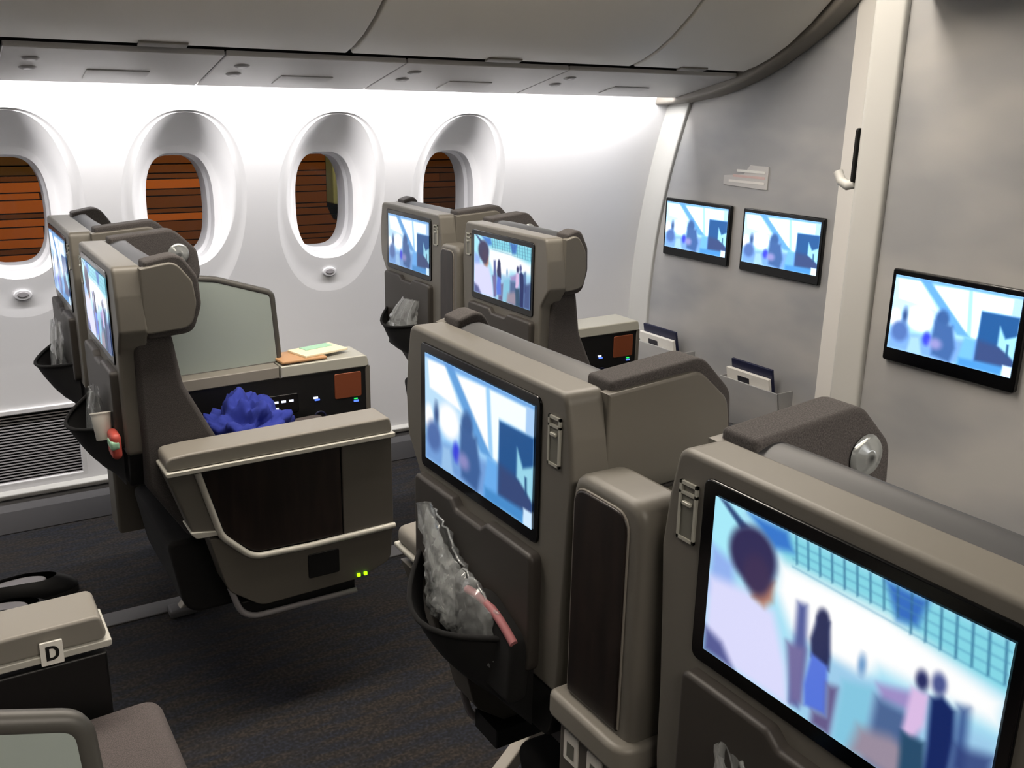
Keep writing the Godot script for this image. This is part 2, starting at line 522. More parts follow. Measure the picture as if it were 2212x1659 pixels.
func build_side_wall() -> void:
	var s := Shape.new()
	var K := 64
	for zc in WINDOWS:
		var cy := 1.03
		var inner := []; var lip := []; var egg := []; var lobe := []; var edge := []
		for i in K:
			var a := TAU * i / K
			var c := cos(a); var q := sin(a)
			inner.append(Vector2(0.109 * sup(c, 3.0), 1.026 + 0.178 * sup(q, 2.7)))
			lip.append(Vector2(0.126 * sup(c, 2.8), 1.026 + 0.202 * sup(q, 2.6)))
			egg.append(Vector2((0.166 if q > 0 else 0.166 - 0.010 * smoothstep(0.0, 0.8, -q)) * sup(c, 2.3), 1.05 + (0.285 if q > 0 else 0.222) * sup(q, 2.1)))
			lobe.append(Vector2(0.200 * sup(c, 2.3), 1.05 + (0.292 if q > 0 else 0.345) * sup(q, 2.1)))
			var d: Vector2 = Vector2(lobe[i].x, lobe[i].y - cy)
			var k := minf(CELL / maxf(absf(d.x), 1e-6), (0.42 if d.y > 0 else 0.48) / maxf(absf(d.y), 1e-6))
			edge.append(Vector2(d.x * k, cy + d.y * k))
		for corner in [Vector2(CELL, 1.45), Vector2(-CELL, 1.45), Vector2(CELL, 0.55), Vector2(-CELL, 0.55)]:
			var best := 0
			for i in K:
				if edge[i].distance_to(corner) < edge[best].distance_to(corner):
					best = i
			edge[best] = corner
		var G := []
		var row := PackedVector3Array(); var row2 := PackedVector3Array()
		for i in K:
			row.append(Vector3(-3.306, inner[i].y, zc + inner[i].x))
			row2.append(Vector3(-3.286, lip[i].y, zc + lip[i].x))
		s.grid([row, row2], true)
		G = []
		for st in 9:
			var w := st / 8.0
			var r := PackedVector3Array()
			for i in K:
				var up := clampf(sin(TAU * i / K) * 1.6, 0.0, 1.0)
				var f := lerpf(smoothstep(0.0, 1.0, w), pow(w, 1.15), up)
				var p: Vector2 = lip[i].lerp(egg[i], w)
				r.append(Vector3(lerpf(-3.286, wall_x(egg[i].y) - 0.006, f), p.y, zc + p.x))
			G.append(r)
		s.grid(G, true)
		G = []
		for st in 6:
			var w := st / 5.0
			var r := PackedVector3Array()
			for i in K:
				var p: Vector2 = egg[i].lerp(lobe[i], w)
				r.append(Vector3(wall_x(p.y) - 0.006 * (1.0 - smoothstep(0.55, 1.0, w)), p.y, zc + p.x))
			G.append(r)
		s.grid(G, true)
		G = []
		for st in 5:
			var w := st / 4.0
			var r := PackedVector3Array()
			for i in K:
				var p: Vector2 = lobe[i].lerp(edge[i], w)
				r.append(Vector3(wall_x(p.y), p.y, zc + p.x))
			G.append(r)
		s.grid(G, true)
	var sheet := func(z0: float, z1: float, y0: float, y1: float, rows: int) -> void:
		var G := []
		for i in rows + 1:
			var y := lerpf(y0, y1, float(i) / rows)
			G.append(PackedVector3Array([Vector3(wall_x(y), y, z0), Vector3(wall_x(y), y, lerpf(z0, z1, 0.5)), Vector3(wall_x(y), y, z1)]))
		s.grid(G)
	var first: float = WINDOWS[0] + CELL
	var last: float = WINDOWS[5] - CELL
	sheet.call(first, BACK, 0.55, 1.45, 12)
	sheet.call(FRONT_LEFT - 0.1, last, 0.55, 1.45, 12)
	sheet.call(FRONT_LEFT - 0.1, BACK, 1.45, 1.62, 3)
	sheet.call(FRONT_LEFT - 0.1, BACK, 0.40, 0.55, 3)
	sheet.call(FRONT_LEFT - 0.1, -0.375, 0.125, 0.40, 4)
	sheet.call(0.80, BACK, 0.125, 0.40, 4)
	sheet.call(-0.375, 0.80, 0.125, 0.155, 1)
	# outer skin, so that the wall has thickness and keeps the night out
	for y in [[-0.1, 0.84], [1.22, 2.4]]:
		s.face(Vector3(-3.42, y[0], -3.2), Vector3(-3.42, y[1], -3.2), Vector3(-3.42, y[1], BACK), Vector3(-3.42, y[0], BACK), Vector3(-1, 0, 0))
	var z_edges := [BACK]
	for zc in WINDOWS:
		z_edges.append(zc + 0.122); z_edges.append(zc - 0.122)
	z_edges.append(-3.2)
	for i in range(0, z_edges.size(), 2):
		s.face(Vector3(-3.42, 0.84, z_edges[i]), Vector3(-3.42, 1.22, z_edges[i]), Vector3(-3.42, 1.22, z_edges[i + 1]), Vector3(-3.42, 0.84, z_edges[i + 1]), Vector3(-1, 0, 0))
	struct("wall_left", s, mats.wall)
	# windows: reveal, seal and pane
	for w in WINDOWS.size():
		var zc: float = WINDOWS[w]
		var f := Shape.new()
		var r0 := PackedVector3Array(); var r1 := PackedVector3Array(); var r2 := PackedVector3Array(); var r3 := PackedVector3Array()
		var pane := PackedVector2Array()
		for i in 48:
			var a := TAU * i / 48
			var p := Vector2(0.109 * sup(cos(a), 3.0), 0.178 * sup(sin(a), 2.7))
			var at := Vector3(-3.306, 1.026 + p.y, zc + p.x)
			r0.append(at)
			r1.append(at + Vector3(-0.045, 0, 0))
			var p2 := p * 0.94
			r2.append(Vector3(-3.366, 1.026 + p2.y, zc + p2.x))
			r3.append(Vector3(-3.440, 1.026 + p2.y, zc + p2.x))
			pane.append(Vector2(zc + p.x * 0.97, 1.026 + p.y * 0.97))
		f.grid([r0, r1], true); f.grid([r1, r2], true); f.grid([r2, r3], true)
		var fr := struct("window_%d" % (w + 1), f, mats.reveal)
		var g := Shape.new()
		g.prism(pane, -3.372, -3.368, ALONG_X)
		part("pane", g, mats.glass, fr)
		# dimmer switch set in the panel below the window
		var b := Shape.new()
		var bx := wall_x(0.775)
		var ov := PackedVector2Array(); var ov2 := PackedVector2Array()
		for i in 24:
			var a := TAU * i / 24
			ov.append(Vector2(zc + 0.026 * cos(a), 0.778 + 0.017 * sin(a)))
			ov2.append(Vector2(zc + 0.017 * cos(a), 0.780 + 0.009 * sin(a)))
		b.prism(ov, bx - 0.01, bx + 0.004, ALONG_X, 0.003)
		var bo := part("dimmer_switch", b, mats.reveal, fr)
		var b2 := Shape.new()
		b2.prism(ov2, bx, bx + 0.007, ALONG_X, 0.002)
		part("button", b2, mats.grille, bo)


func build_shell() -> void:
	# floor with carpet, seat tracks
	var s := Shape.new()
	s.box(Vector3(-0.5, -0.05, -0.7), Vector3(6.2, 0.1, 8.0))
	struct("floor", s, mats.carpet)
	for k in 3:
		s = Shape.new()
		var x: float = [-2.535, -1.10, 0.30][k]
		s.box(Vector3(x, 0.003, -0.7), Vector3(0.07, 0.006, 7.6), 0.002)
		struct("trim_%d" % (k + 1), s, mats.track)
	# lower side wall: air return grille and the strip under it
	s = Shape.new()
	s.prism(rounded([[-3.42, 0.0], [-3.262, 0.0, 0.004], [-3.268, 0.075, 0.006], [-3.283, 0.112, 0.005], [-3.42, 0.118]]), FRONT_LEFT, BACK, ALONG_Z)
	struct("baseboard_left", s, mats.grey_strip)
	s = Shape.new()
	s.prism(rounded([[-3.33, 0.112], [-3.274, 0.114, 0.006], [-3.27, 0.132, 0.006], [-3.33, 0.150]]), FRONT_LEFT, BACK, ALONG_Z)
	struct("trim_4", s, mats.white_trim)
	var g := thing("air_return_grille", "grey air return grille of thin horizontal slats low on the side wall", "grille", Vector3(-3.30, 0.155, -0.365))
	var q := Shape.new()
	q.box(Vector3(-0.035, 0.12, 0.585), Vector3(0.01, 0.26, 1.17))
	part("backing", q, mats.grille_back, g)
	q = Shape.new()
	for r in [[0.0, -0.008, 1.17, 0.008], [0.0, 0.236, 1.17, 0.252], [-0.012, -0.008, 0.006, 0.252], [1.164, -0.008, 1.18, 0.252]]:
		q.prism(rect(r[0], r[1], r[2], r[3]), -0.03, 0.006, ALONG_X, 0.003)
	part("frame", q, mats.wall, g)
	q = Shape.new()
	for i in 24:
		q.box(Vector3(-0.012, 0.006 + i * 0.0098, 0.585), Vector3(0.016, 0.0042, 1.165), 0.0, Basis(Vector3(0, 0, 1), 0.35))
	part("slats", q, mats.grille, g).set_meta("kind", "stuff")
	# bulkhead before the window pair and partition before the middle seats
	s = Shape.new()
	s.prism(rect(-3.42, 0.0, -2.07, TOP, 0.0), FRONT_LEFT - 0.06, FRONT_LEFT, ALONG_Z, 0.008)
	struct("wall_front", s, mats.bulkhead)
	s = Shape.new()
	s.prism(rect(-1.60, 0.0, 0.69, TOP, 0.0), FRONT_MID - 0.05, FRONT_MID, ALONG_Z, 0.005)
	struct("wall_front_002", s, mats.bulkhead)
	s = Shape.new()
	s.prism(rounded([[-1.645, FRONT_MID - 0.06, 0.02], [-1.645, FRONT_MID + 0.016, 0.022], [-1.548, FRONT_MID + 0.016, 0.012], [-1.548, FRONT_MID - 0.06, 0.012]]), 0.0, TOP, Transform3D(Basis(Vector3(1, 0, 0), Vector3(0, 0, 1), Vector3(0, 1, 0)), Vector3.ZERO))
	struct("trim_5", s, mats.white_trim)
	s = Shape.new()
	s.prism(rounded([[-2.225, FRONT_LEFT - 0.06, 0.0], [-2.225, FRONT_LEFT + 0.006, 0.003], [-2.085, FRONT_LEFT + 0.014, 0.012], [-2.05, FRONT_LEFT - 0.01, 0.014], [-2.05, FRONT_LEFT - 0.06, 0.0]]), 0.0, TOP, Transform3D(Basis(Vector3(1, 0, 0), Vector3(0, 0, 1), Vector3(0, 1, 0)), Vector3.ZERO))
	struct("trim_6", s, mats.bin)
	# white corner trim that follows the side wall
	s = Shape.new()
	var o := PackedVector2Array()
	for i in 15:
		var y := lerpf(0.02, 1.43, i / 14.0)
		o.append(Vector2(wall_x(y) - 0.02, y))
	for i in 15:
		var y := lerpf(1.43, 0.02, i / 14.0)
		o.append(Vector2(wall_x(y) + 0.125, y))
	s.prism(o, FRONT_LEFT - 0.01, FRONT_LEFT + 0.016, ALONG_Z, 0.006)
	struct("trim_7", s, mats.white_trim)
	# beam over the middle partition, lower edge just in the frame, the rest unseen and shading the bulkhead
	s = Shape.new()
	s.prism(rounded([[-1.50, 1.632, 0.02], [0.59, 1.66, 0.02], [0.59, 1.78, 0.02], [-1.50, 1.76, 0.02]]), FRONT_MID, FRONT_MID + 0.16, ALONG_Z, 0.012)
	struct("trim_10", s, mats.white_trim)
	# what closes the cabin out of sight
	s = Shape.new()
	s.box(Vector3(-0.55, TOP + 0.05, -0.7), Vector3(6.0, 0.1, 8.0))
	struct("ceiling", s, mats.ceiling)
	s = Shape.new()
	s.box(Vector3(2.42, 1.15, -0.7), Vector3(0.1, 2.5, 8.0))
	struct("wall_right", s, mats.wall)
	s = Shape.new()
	s.box(Vector3(-0.5, 1.15, BACK + 0.05), Vector3(6.0, 2.5, 0.1))
	struct("wall_back", s, mats.bulkhead)
	s = Shape.new()
	s.box(Vector3(-0.5, 1.15, -4.65), Vector3(6.0, 2.5, 0.1))
	struct("wall_front_003", s, mats.bulkhead)
	s = Shape.new()
	s.box(Vector3(-2.10, 1.15, -3.7), Vector3(0.06, 2.4, 1.9))
	struct("wall_aisle", s, mats.bin)


func build_overhead() -> void:
	var curve := [[-2.62, 1.505], [-2.56, 1.522], [-2.50, 1.545], [-2.42, 1.588], [-2.33, 1.652], [-2.25, 1.722], [-2.18, 1.80], [-2.13, 1.885], [-2.105, 1.98], [-2.10, 2.08]]
	var spans := [[2.92, 1.92], [1.92, 0.92], [0.92, -0.08], [-0.08, -1.08], [-1.08, -2.08], [-2.08, -2.60]]
	var words := ["overhead bin farthest aft along the left side", "overhead bin second from the aft end", "overhead bin just aft of the frame edge", "leftmost overhead bin in view, pale curved door above the rear windows", "middle overhead bin in view with a pale curved door", "short overhead bin next to the front bulkhead"]
	for i in spans.size():
		var z0: float = spans[i][0]
		var z1: float = spans[i][1]
		var b := thing("overhead_bin", words[i], "overhead bin", Vector3(0, 0, z1), "overhead bins above the windows")
		var body := Shape.new()
		var o := PackedVector2Array([Vector2(-3.0, 1.55), Vector2(-2.66, 1.525), Vector2(-2.60, 1.53)])
		for c in curve.slice(2):
			o.append(Vector2(c[0] - 0.02, c[1] + 0.02))
		o.append(Vector2(-2.12, 2.25)); o.append(Vector2(-3.0, 2.25))
		body.prism(o, 0.0, z0 - z1, ALONG_Z)
		part("body", body, mats.end_trim, b)
		var d := Shape.new()
		o = PackedVector2Array()
		for c in curve:
			o.append(Vector2(c[0], c[1]))
		for k in range(curve.size() - 1, -1, -1):
			o.append(Vector2(curve[k][0] - 0.022, curve[k][1] + 0.022))
		d.prism(o, 0.006, z0 - z1 - 0.006, ALONG_Z, 0.006)
		part("door", d, mats.bin, b)
		var l := Shape.new()
		l.box(Vector3(-2.615, 1.5045, (z0 - z1) / 2), Vector3(0.03, 0.006, 0.12), 0.002, Basis(Vector3(0, 0, 1), 0.28))
		part("latch", l, mats.end_trim, b)
	# moulded end trim against the bulkhead
	var s := Shape.new()
	var e := PackedVector2Array([Vector2(-3.13, 1.384), Vector2(-2.99, 1.396), Vector2(-2.836, 1.418), Vector2(-2.74, 1.44), Vector2(-2.649, 1.468), Vector2(-2.58, 1.494), Vector2(-2.521, 1.521), Vector2(-2.42, 1.573), Vector2(-2.33, 1.628), Vector2(-2.27, 1.672), Vector2(-2.213, 1.721), Vector2(-2.14, 1.80), Vector2(-2.09, 1.89), Vector2(-2.075, 2.0), Vector2(-2.075, TOP), Vector2(-3.2, TOP)])
	s.prism(e, FRONT_LEFT, -2.604, ALONG_Z, 0.012)
	struct("trim_8", s, mats.end_trim)
	# dark joint between doors and service panels, with a backing added against light leaks
	s = Shape.new()
	s.prism(PackedVector2Array([Vector2(-2.60, 1.545), Vector2(-2.60, 1.524), Vector2(-2.66, 1.510), Vector2(-2.985, 1.438), Vector2(-2.985, 1.447), Vector2(-2.70, 1.545)]), -2.60, 2.92, ALONG_Z)
	struct("trim_9", s, mats.gap)
	# passenger service panels
	var seams := [2.9, 2.35, 1.82, 1.30, 0.80, 0.29, -0.22, -0.75, -1.28, -1.86, -2.604]
	var say := ["", "", "", "", "", "at the left edge of the picture", "second from the left", "above the second window gap", "above the front window", "next to the front bulkhead"]
	for i in seams.size() - 1:
		var z0: float = seams[i]
		var z1: float = seams[i + 1]
		var lab: String = "pale service panel under the overhead bins " + (say[i] if say[i] else "behind the picture, number %s from the aft wall" % ["one", "two", "three", "four", "five"][i])
		var p := thing("service_panel", lab, "service panel", Vector3(-2.665, 1.4865, z1), "service panels under the bins")
		var q := Shape.new()
		var tilt := Basis(Vector3(0, 0, 1), 0.219)
		var L := z0 - z1
		var T := Transform3D(Basis(tilt * Vector3(-1, 0, 0), tilt * Vector3(0, 1, 0), Vector3(0, 0, 1)), Vector3.ZERO)
		q.prism(rounded([[0.0, 0.0, 0.004], [0.344, 0.0, 0.006], [0.344, 0.014, 0.004], [0.0, 0.014]]), 0.002, L - 0.002, T, 0.003)
		part("panel", q, mats.service, p)
		for k in 2:
			q = Shape.new()
			var c := T * Vector3(0.10 + 0.09 * k, -0.001, L - 0.07)
			q.lathe([[0.0, -0.004], [0.014, -0.004], [0.022, 0.0], [0.024, 0.004]], Transform3D(tilt, c), 16)
			part("air_nozzle" if k == 0 else "reading_lamp", q, mats.nozzle, p)
		q = Shape.new()
		q.box(T * Vector3(0.24, -0.001, L * 0.45), Vector3(0.10, 0.004, 0.16), 0.0015, tilt)
		part("speaker_cover", q, mats.service, p)
	# unseen middle bins, set so that ceiling light reaches the centre seats
	for i in 2:
		var z0: float = [FRONT_MID + 2.0, 2.2][i]
		var z1: float = [FRONT_MID + 0.004, FRONT_MID + 2.0][i]
		var b := thing("overhead_bin", ["middle-row overhead bin above the partition, out of the frame", "unseen middle-row overhead bin above and behind the viewer"][i], "overhead bin", Vector3(0, 0, z1), "unseen overhead bins over the middle seats")
		var q := Shape.new()
		q.prism(rounded([[-1.22, 2.25], [-1.22, 2.0, 0.1], [-1.08, 1.80, 0.1], [-0.8, 1.755, 0.05], [-0.11, 1.755, 0.05], [0.17, 1.80, 0.1], [0.31, 2.0, 0.1], [0.31, 2.25]]), 0.0, z0 - z1 - 0.004, ALONG_Z, 0.006)
		part("body", q, mats.bin, b)
		q = Shape.new()
		q.box(Vector3(-0.455, 1.7535, (z0 - z1) / 2), Vector3(0.6, 0.006, z0 - z1 - 0.06), 0.002)
		part("underside_panel", q, mats.service, b)


func build_lights() -> void:
	# wash light hidden behind the service panels, along the top of the side wall
	var c := thing("wall_wash_light", "long glowing white wash light hidden above the windows", "light", Vector3(-2.985, 1.452, -2.60))
	var s := Shape.new()
	s.box(Vector3(0.012, 0.012, 2.75), Vector3(0.012, 0.045, 5.5), 0.003)
	part("housing", s, mats.service, c)
	s = Shape.new()
	s.box(Vector3(-0.004, 0.008, 2.75), Vector3(0.014, 0.026, 5.46), 0.004)
	part("glowing_tube", s, glow(Color(0.97, 0.97, 1.0), 3.0), c)
	var l := AreaLight3D.new()
	l.name = "wall_wash_lamp"
	l.area_size = Vector2(5.4, 0.022)
	l.light_color = Color(1.0, 0.985, 0.98)
	l.light_energy = 5.0
	l.shadow_enabled = true
	# its face looks down at the wall
	var to := Vector3(-0.55, -0.83, 0).normalized()
	var side := Vector3(0, 0, 1)
	l.transform = Transform3D(Basis(side, (-to).cross(side), -to), Vector3(-3.004, 1.452, 0.15))
	add_child(l)
	# an unseen, stronger one on the right-hand wall, placed to brighten the left bins
	c = thing("wall_wash_light", "unseen long wash light along the right-hand wall, placed to brighten the left bins", "light", Vector3(2.15, 1.452, -2.60))
	s = Shape.new()
	s.box(Vector3(-0.012, 0.012, 2.75), Vector3(0.012, 0.045, 5.5), 0.003)
	part("housing", s, mats.service, c)
	s = Shape.new()
	s.box(Vector3(0.004, 0.008, 2.75), Vector3(0.014, 0.026, 5.46), 0.004)
	part("glowing_tube", s, glow(Color(0.97, 0.97, 1.0), 3.0), c)
	var l2 := AreaLight3D.new()
	l2.name = "wall_wash_lamp_001"
	l2.area_size = Vector2(5.4, 0.022)
	l2.light_color = Color(1.0, 0.985, 0.98)
	l2.light_energy = 12.0
	l2.shadow_enabled = true
	to = Vector3(0.55, -0.83, 0).normalized()
	l2.transform = Transform3D(Basis(side, (-to).cross(side), -to), Vector3(2.169, 1.452, 0.15))
	add_child(l2)
	var rb := thing("overhead_bin", "unseen long overhead bin on the right-hand side, shielding the wash light there", "overhead bin", Vector3(0, 0, -2.05), "unseen overhead bins on the right side")  # out of view, placed to shield the right wash light
	s = Shape.new()
	s.prism(rounded([[2.20, 1.45], [2.15, 1.425, 0.02], [1.70, 1.52, 0.1], [1.35, 1.72, 0.15], [1.22, 1.95, 0.1], [1.22, 2.25], [2.20, 2.25]]), 0.0, 5.2, ALONG_Z, 0.01)
	part("body", s, mats.bin, rb)
	# unseen ceiling lights along both aisles, placed to light the seat tops
	for k in 2:
		var x: float = [-1.78, 0.87][k]
		var t := thing("unseen_ceiling_light", ["unseen long ceiling light above the left aisle", "unseen long ceiling light above the right aisle"][k], "light", Vector3(x, TOP, -0.85), "unseen ceiling lights along the aisles")
		s = Shape.new()
		s.box(Vector3(0, -0.012, 0), Vector3(0.44, 0.024, 2.7), 0.006)
		part("frame", s, mats.bin, t)
		s = Shape.new()
		s.box(Vector3(0, -0.024, 0), Vector3(0.36, 0.006, 2.6), 0.002)
		part("diffuser", s, glow(Color(1.0, 0.95, 0.87), 0.6), t)
		var a := AreaLight3D.new()
		a.name = "unseen_ceiling_lamp" if k == 0 else "unseen_ceiling_lamp_001"
		a.area_size = Vector2(0.34, 2.5)
		a.light_color = Color(1.0, 0.955, 0.90)
		a.light_energy = 5.6
		a.shadow_enabled = true
		a.transform = Transform3D(Basis(Vector3(1, 0, 0), Vector3(0, 0, -1), Vector3(0, 1, 0)), Vector3(x, TOP - 0.032, -0.85))
		add_child(a)
	# unseen sodium lamp outside, placed to light the boards orange
	var sp := SpotLight3D.new()
	sp.name = "unseen_sodium_lamp"
	sp.light_color = Color(1.0, 0.66, 0.30)
	sp.light_energy = 72.0
	sp.spot_angle = 70.0
	sp.spot_range = 30.0
	sp.light_size = 0.1
	sp.shadow_enabled = true
	sp.transform = Transform3D(Basis.looking_at(Vector3(-1, -0.65, -0.1), Vector3.UP), Vector3(-4.62, 3.4, -2.0))
	add_child(sp)


func build_outside() -> void:
	var s := Shape.new()
	s.box(Vector3(-12.0, -3.05, -1.0), Vector3(17.0, 0.1, 26.0))
	struct("ground_apron", s, mat(Color(0.16, 0.14, 0.12), 0.9))
	var b := thing("terminal_building", "dim orange-lit building facade of horizontal boards seen through the windows", "building", Vector3(-9.0, -3.0, -1.5))
	s = Shape.new()
	s.box(Vector3(-0.6, 2.4, 0), Vector3(1.0, 4.8, 18.0))
	part("wall_core", s, mat(Color(0.10, 0.07, 0.05), 0.9), b)
	var tones := [Color(0.46, 0.34, 0.20), Color(0.52, 0.38, 0.21), Color(0.30, 0.23, 0.16), Color(0.56, 0.41, 0.22), Color(0.40, 0.30, 0.18), Color(0.60, 0.44, 0.23), Color(0.24, 0.19, 0.15), Color(0.54, 0.39, 0.21), Color(0.20, 0.20, 0.13)]
	var tm := []
	for t in tones:
		tm.append(mat(t, 0.8))
	var y := 1.9
	var i := 0
	y = 2.6
	while y < 4.3:
		var h: float = [0.10, 0.07, 0.045, 0.11, 0.06, 0.09, 0.05, 0.08][i % 8]
		var z := -9.0
		var k := i * 3
		while z < 8.9:
			var l := minf([3.1, 2.3, 4.2, 2.7][k % 4], 9.0 - z)
			var q := Shape.new()
			q.box(Vector3(-0.08, y + h / 2, z + l / 2), Vector3(0.08, h - 0.012, l - 0.012))
			part("board", q, tm[6] if z < -4.5 else tm[8] if y > 3.62 and z > 0.0 else tm[(i * 5 + k) % 8], b)
			z += l
			k += 1
		y += h
		i += 1
	s = Shape.new()
	s.box(Vector3(2.15, 6.4, -0.5), Vector3(4.6, 0.06, 0.06), 0.01)
	var arm := part("added_floodlight_arm", s, mats.end_trim, b)  # added out of view to carry the sodium lamp
	s = Shape.new()
	s.box(Vector3(4.46, 6.4, -0.5), Vector3(0.1, 0.22, 0.34), 0.02)
	part("unseen_floodlight_housing", s, mats.end_trim, arm)
	s = Shape.new()
	s.box(Vector3(4.404, 6.4, -0.5), Vector3(0.016, 0.17, 0.29), 0.004)
	part("unseen_floodlight_lamp", s, glow(Color(1.0, 0.55, 0.18), 1.0), arm)
	s = Shape.new()
	s.box(Vector3(-0.6, 5.6, -0.5), Vector3(1.0, 1.7, 0.3))
	part("added_arm_support", s, mats.end_trim, b)  # added post under the floodlight arm, out of view
	s = Shape.new()
	s.box(Vector3(0.12, 3.72, -2.22), Vector3(0.2, 0.6, 0.6), 0.02)
	part("equipment_cabinet", s, mat(Color(0.42, 0.62, 0.80), 0.6), b)


# ---------------------------------------------------------------- seats
# local axes: origin on the floor under the middle of the screen, screen face at z = 0, seat faces -z
func seat(label: String, at: Vector3, o: Dictionary) -> Node3D:
	var r := thing("airplane_seat", label, "airplane seat", at, o.get("group", "airplane seats"))
	var inner: float = o.get("inner", 1.0)
	var s := Shape.new()
	# back shell, as seen from behind
	var lt: float = 0.145 if o.get("taper", false) else 0.185
	var near := [[0.208, 0.655, 0.01], [0.212, 0.70, 0.05], [0.214, 0.78, 0.06], [0.220, 0.88, 0.05], [0.225, 0.945, 0.05], [0.219, 1.0, 0.04], [0.207, 1.056, 0.018]]
	var off := [[lt, 0.655, 0.01], [lt, 0.70, 0.02], [lt, 0.78, 0.05], [0.220 if lt < 0.15 else 0.19, 0.88, 0.03], [0.225, 0.945 if lt < 0.15 else 0.925, 0.02], [0.219, 1.0, 0.04], [0.207, 1.056, 0.018]]
	var rear := []
	for q in near:
		rear.append([q[0] * inner, q[1], q[2]])
	off.reverse()
	for q in off:
		rear.append([-q[0] * inner, q[1], q[2]])
	s.prism(rounded(rear), -0.057, 0.0, ALONG_Z, 0.007)
	part("back_shell", s, mats.shell, r)
	s = Shape.new()
	s.prism(rounded([[-(lt - 0.02) * inner, 0.575, 0.03], [0.19 * inner, 0.575, 0.03], [0.205 * inner, 0.656], [-(lt - 0.004) * inner, 0.656]]), -0.055, -0.004, ALONG_Z, 0.006)
	part("lower_shell", s, mats.black_soft, r)
	# screen
	s = Shape.new()
	s.prism(rect(-0.166, 0.845, 0.158, 1.039, 0.012), -0.01, 0.003, ALONG_Z, 0.002)
	var bz := part("screen_bezel", s, mats.bezel, r)
	s = Shape.new()
	s.face(Vector3(-0.1475, 1.026, 0.0045), Vector3(0.1475, 1.026, 0.0045), Vector3(0.1475, 0.863, 0.0045), Vector3(-0.1475, 0.863, 0.0045), Vector3(0, 0, 1))
	part("screen_display", s, mats[o.get("film", "film_a")], bz)
	# coat hook plate beside the screen
	var lx: float = 0.187 * inner
	s = Shape.new()
	for q in [[-0.0125, -0.031, -0.0095, 0.031], [0.0095, -0.031, 0.0125, 0.031], [-0.0125, -0.031, 0.0125, -0.0275], [-0.0125, 0.0175, 0.0125, 0.0205], [-0.0125, 0.0275, 0.0125, 0.031]]:
		s.prism(rect(lx + q[0], 0.993 + q[1], lx + q[2], 0.993 + q[3]), -0.004, 0.003, ALONG_Z)
	var lp := part("hook_frame", s, mats.plate, r)
	s = Shape.new()
	s.prism(rect(lx - 0.0095, 0.965, lx + 0.0095, 1.011), -0.004, 0.0015, ALONG_Z)
	part("hook_plate", s, mats.plate_dark, lp)
	s = Shape.new()
	s.box(Vector3(lx, 1.002, 0.003), Vector3(0.012, 0.004, 0.004), 0.001)
	part("hook", s, mats.plate, lp)
	# tray table folded up, with a finger lip
	s = Shape.new()
	s.prism(rounded([[-0.165, 0.665, 0.02], [0.165, 0.665, 0.02], [0.165, 0.835, 0.012], [0.05, 0.835, 0.01], [0.035, 0.823, 0.01], [-0.035, 0.823, 0.01], [-0.05, 0.835, 0.01], [-0.165, 0.835, 0.012]]), -0.02, 0.016, ALONG_Z, 0.006)
	part("tray_table", s, mats.tray_table, r)
	# literature pocket: a sagging black pouch
	var G := []
	for i in 9:
		var w := i / 8.0
		var row := PackedVector3Array()
		for j in 13:
			var u := j / 12.0
			var x := lerpf(-0.16, 0.16, u)
			var y := lerpf(0.585, 0.715, w)
			var bulge := sin(PI * u) * (0.075 * pow(w, 0.6) + 0.012) + 0.004
			row.append(Vector3(x, y - 0.03 * sin(PI * u) * w, bulge))
		G.append(row)
	s = Shape.new()
	s.grid(G)
	var rim: Array = []
	for j in 13:
		rim.append(G[8][j])
	s.tube(rim, 0.004, 6)
	part("pocket", s, mats.black_soft, r)
	# headrest wings: hard outside, padded inside
	for side in [-1.0, 1.0]:
		var wd: float = o.get("long_wing", 0.235) if side == inner else o.get("short_wing", 0.130)
		var hard := rounded([[0.0 - 0.05, 0.918, 0.01], [-wd * 0.86, 0.925, 0.03], [-wd + 0.012, 0.975, 0.045], [-wd * 0.97 + 0.012, 1.02, 0.03], [-wd * 0.78 + 0.012, 1.063, 0.03], [-0.05, 1.052, 0.0]])
		s = Shape.new()
		s.prism(hard, 0.200 * side, 0.222 * side, ALONG_X, 0.004)
		part("wing_shell", s, mats.shell, r)
		var pad := rounded([[-0.055, 0.905, 0.01], [-wd * 0.88, 0.912, 0.03], [-wd, 0.968, 0.05], [-wd * 0.98, 1.026, 0.035], [-wd * 0.78, 1.078, 0.035], [-0.06, 1.064, 0.006]])
		s = Shape.new()
		s.prism(pad, 0.162 * side, 0.213 * side, ALONG_X, 0.009)
		var pw := part("wing_pad", s, mats.fabric, r)
		if side == inner:
			s = Shape.new()
			s.lathe([[0.0, 0.009], [0.010, 0.008], [0.019, 0.003], [0.021, 0.005], [0.0245, 0.0]], Transform3D(Basis(Vector3(0, 1, 0), Vector3(-side, 0, 0), Vector3(0, 0, side)), Vector3(0.160 * side, 1.020, -wd + 0.050)), 22)
			part("reading_lamp", s, mats.lens, pw)
	# headrest pad between them
	G = []
	for i in 11:
		var w := i / 10.0
		var row := PackedVector3Array()
		for j in 15:
			var x := lerpf(-0.17, 0.17, j / 14.0)
			var a := lerpf(0.0, PI, w)
			var dip := 0.012 * cos(x / 0.17 * PI / 2)
			row.append(Vector3(x, 1.046 + 0.016 * sin(a) * (1.0 - 0.25 * pow(absf(x / 0.17), 3)) - 0.06 * maxf(0.0, w - 0.6), lerpf(-0.052, -0.125 + dip, w)))
		G.append(row)
	var low := PackedVector3Array()
	var low2 := PackedVector3Array()
	for j in 15:
		var x := lerpf(-0.17, 0.17, j / 14.0)
		low.append(Vector3(x, 0.95, -0.135 + 0.012 * cos(x / 0.17 * PI / 2)))
		low2.append(Vector3(x, 0.90, -0.09))
	G.append(low); G.append(low2)
	s = Shape.new()
	s.grid(G)
	part("headrest", s, mats.leather, r)
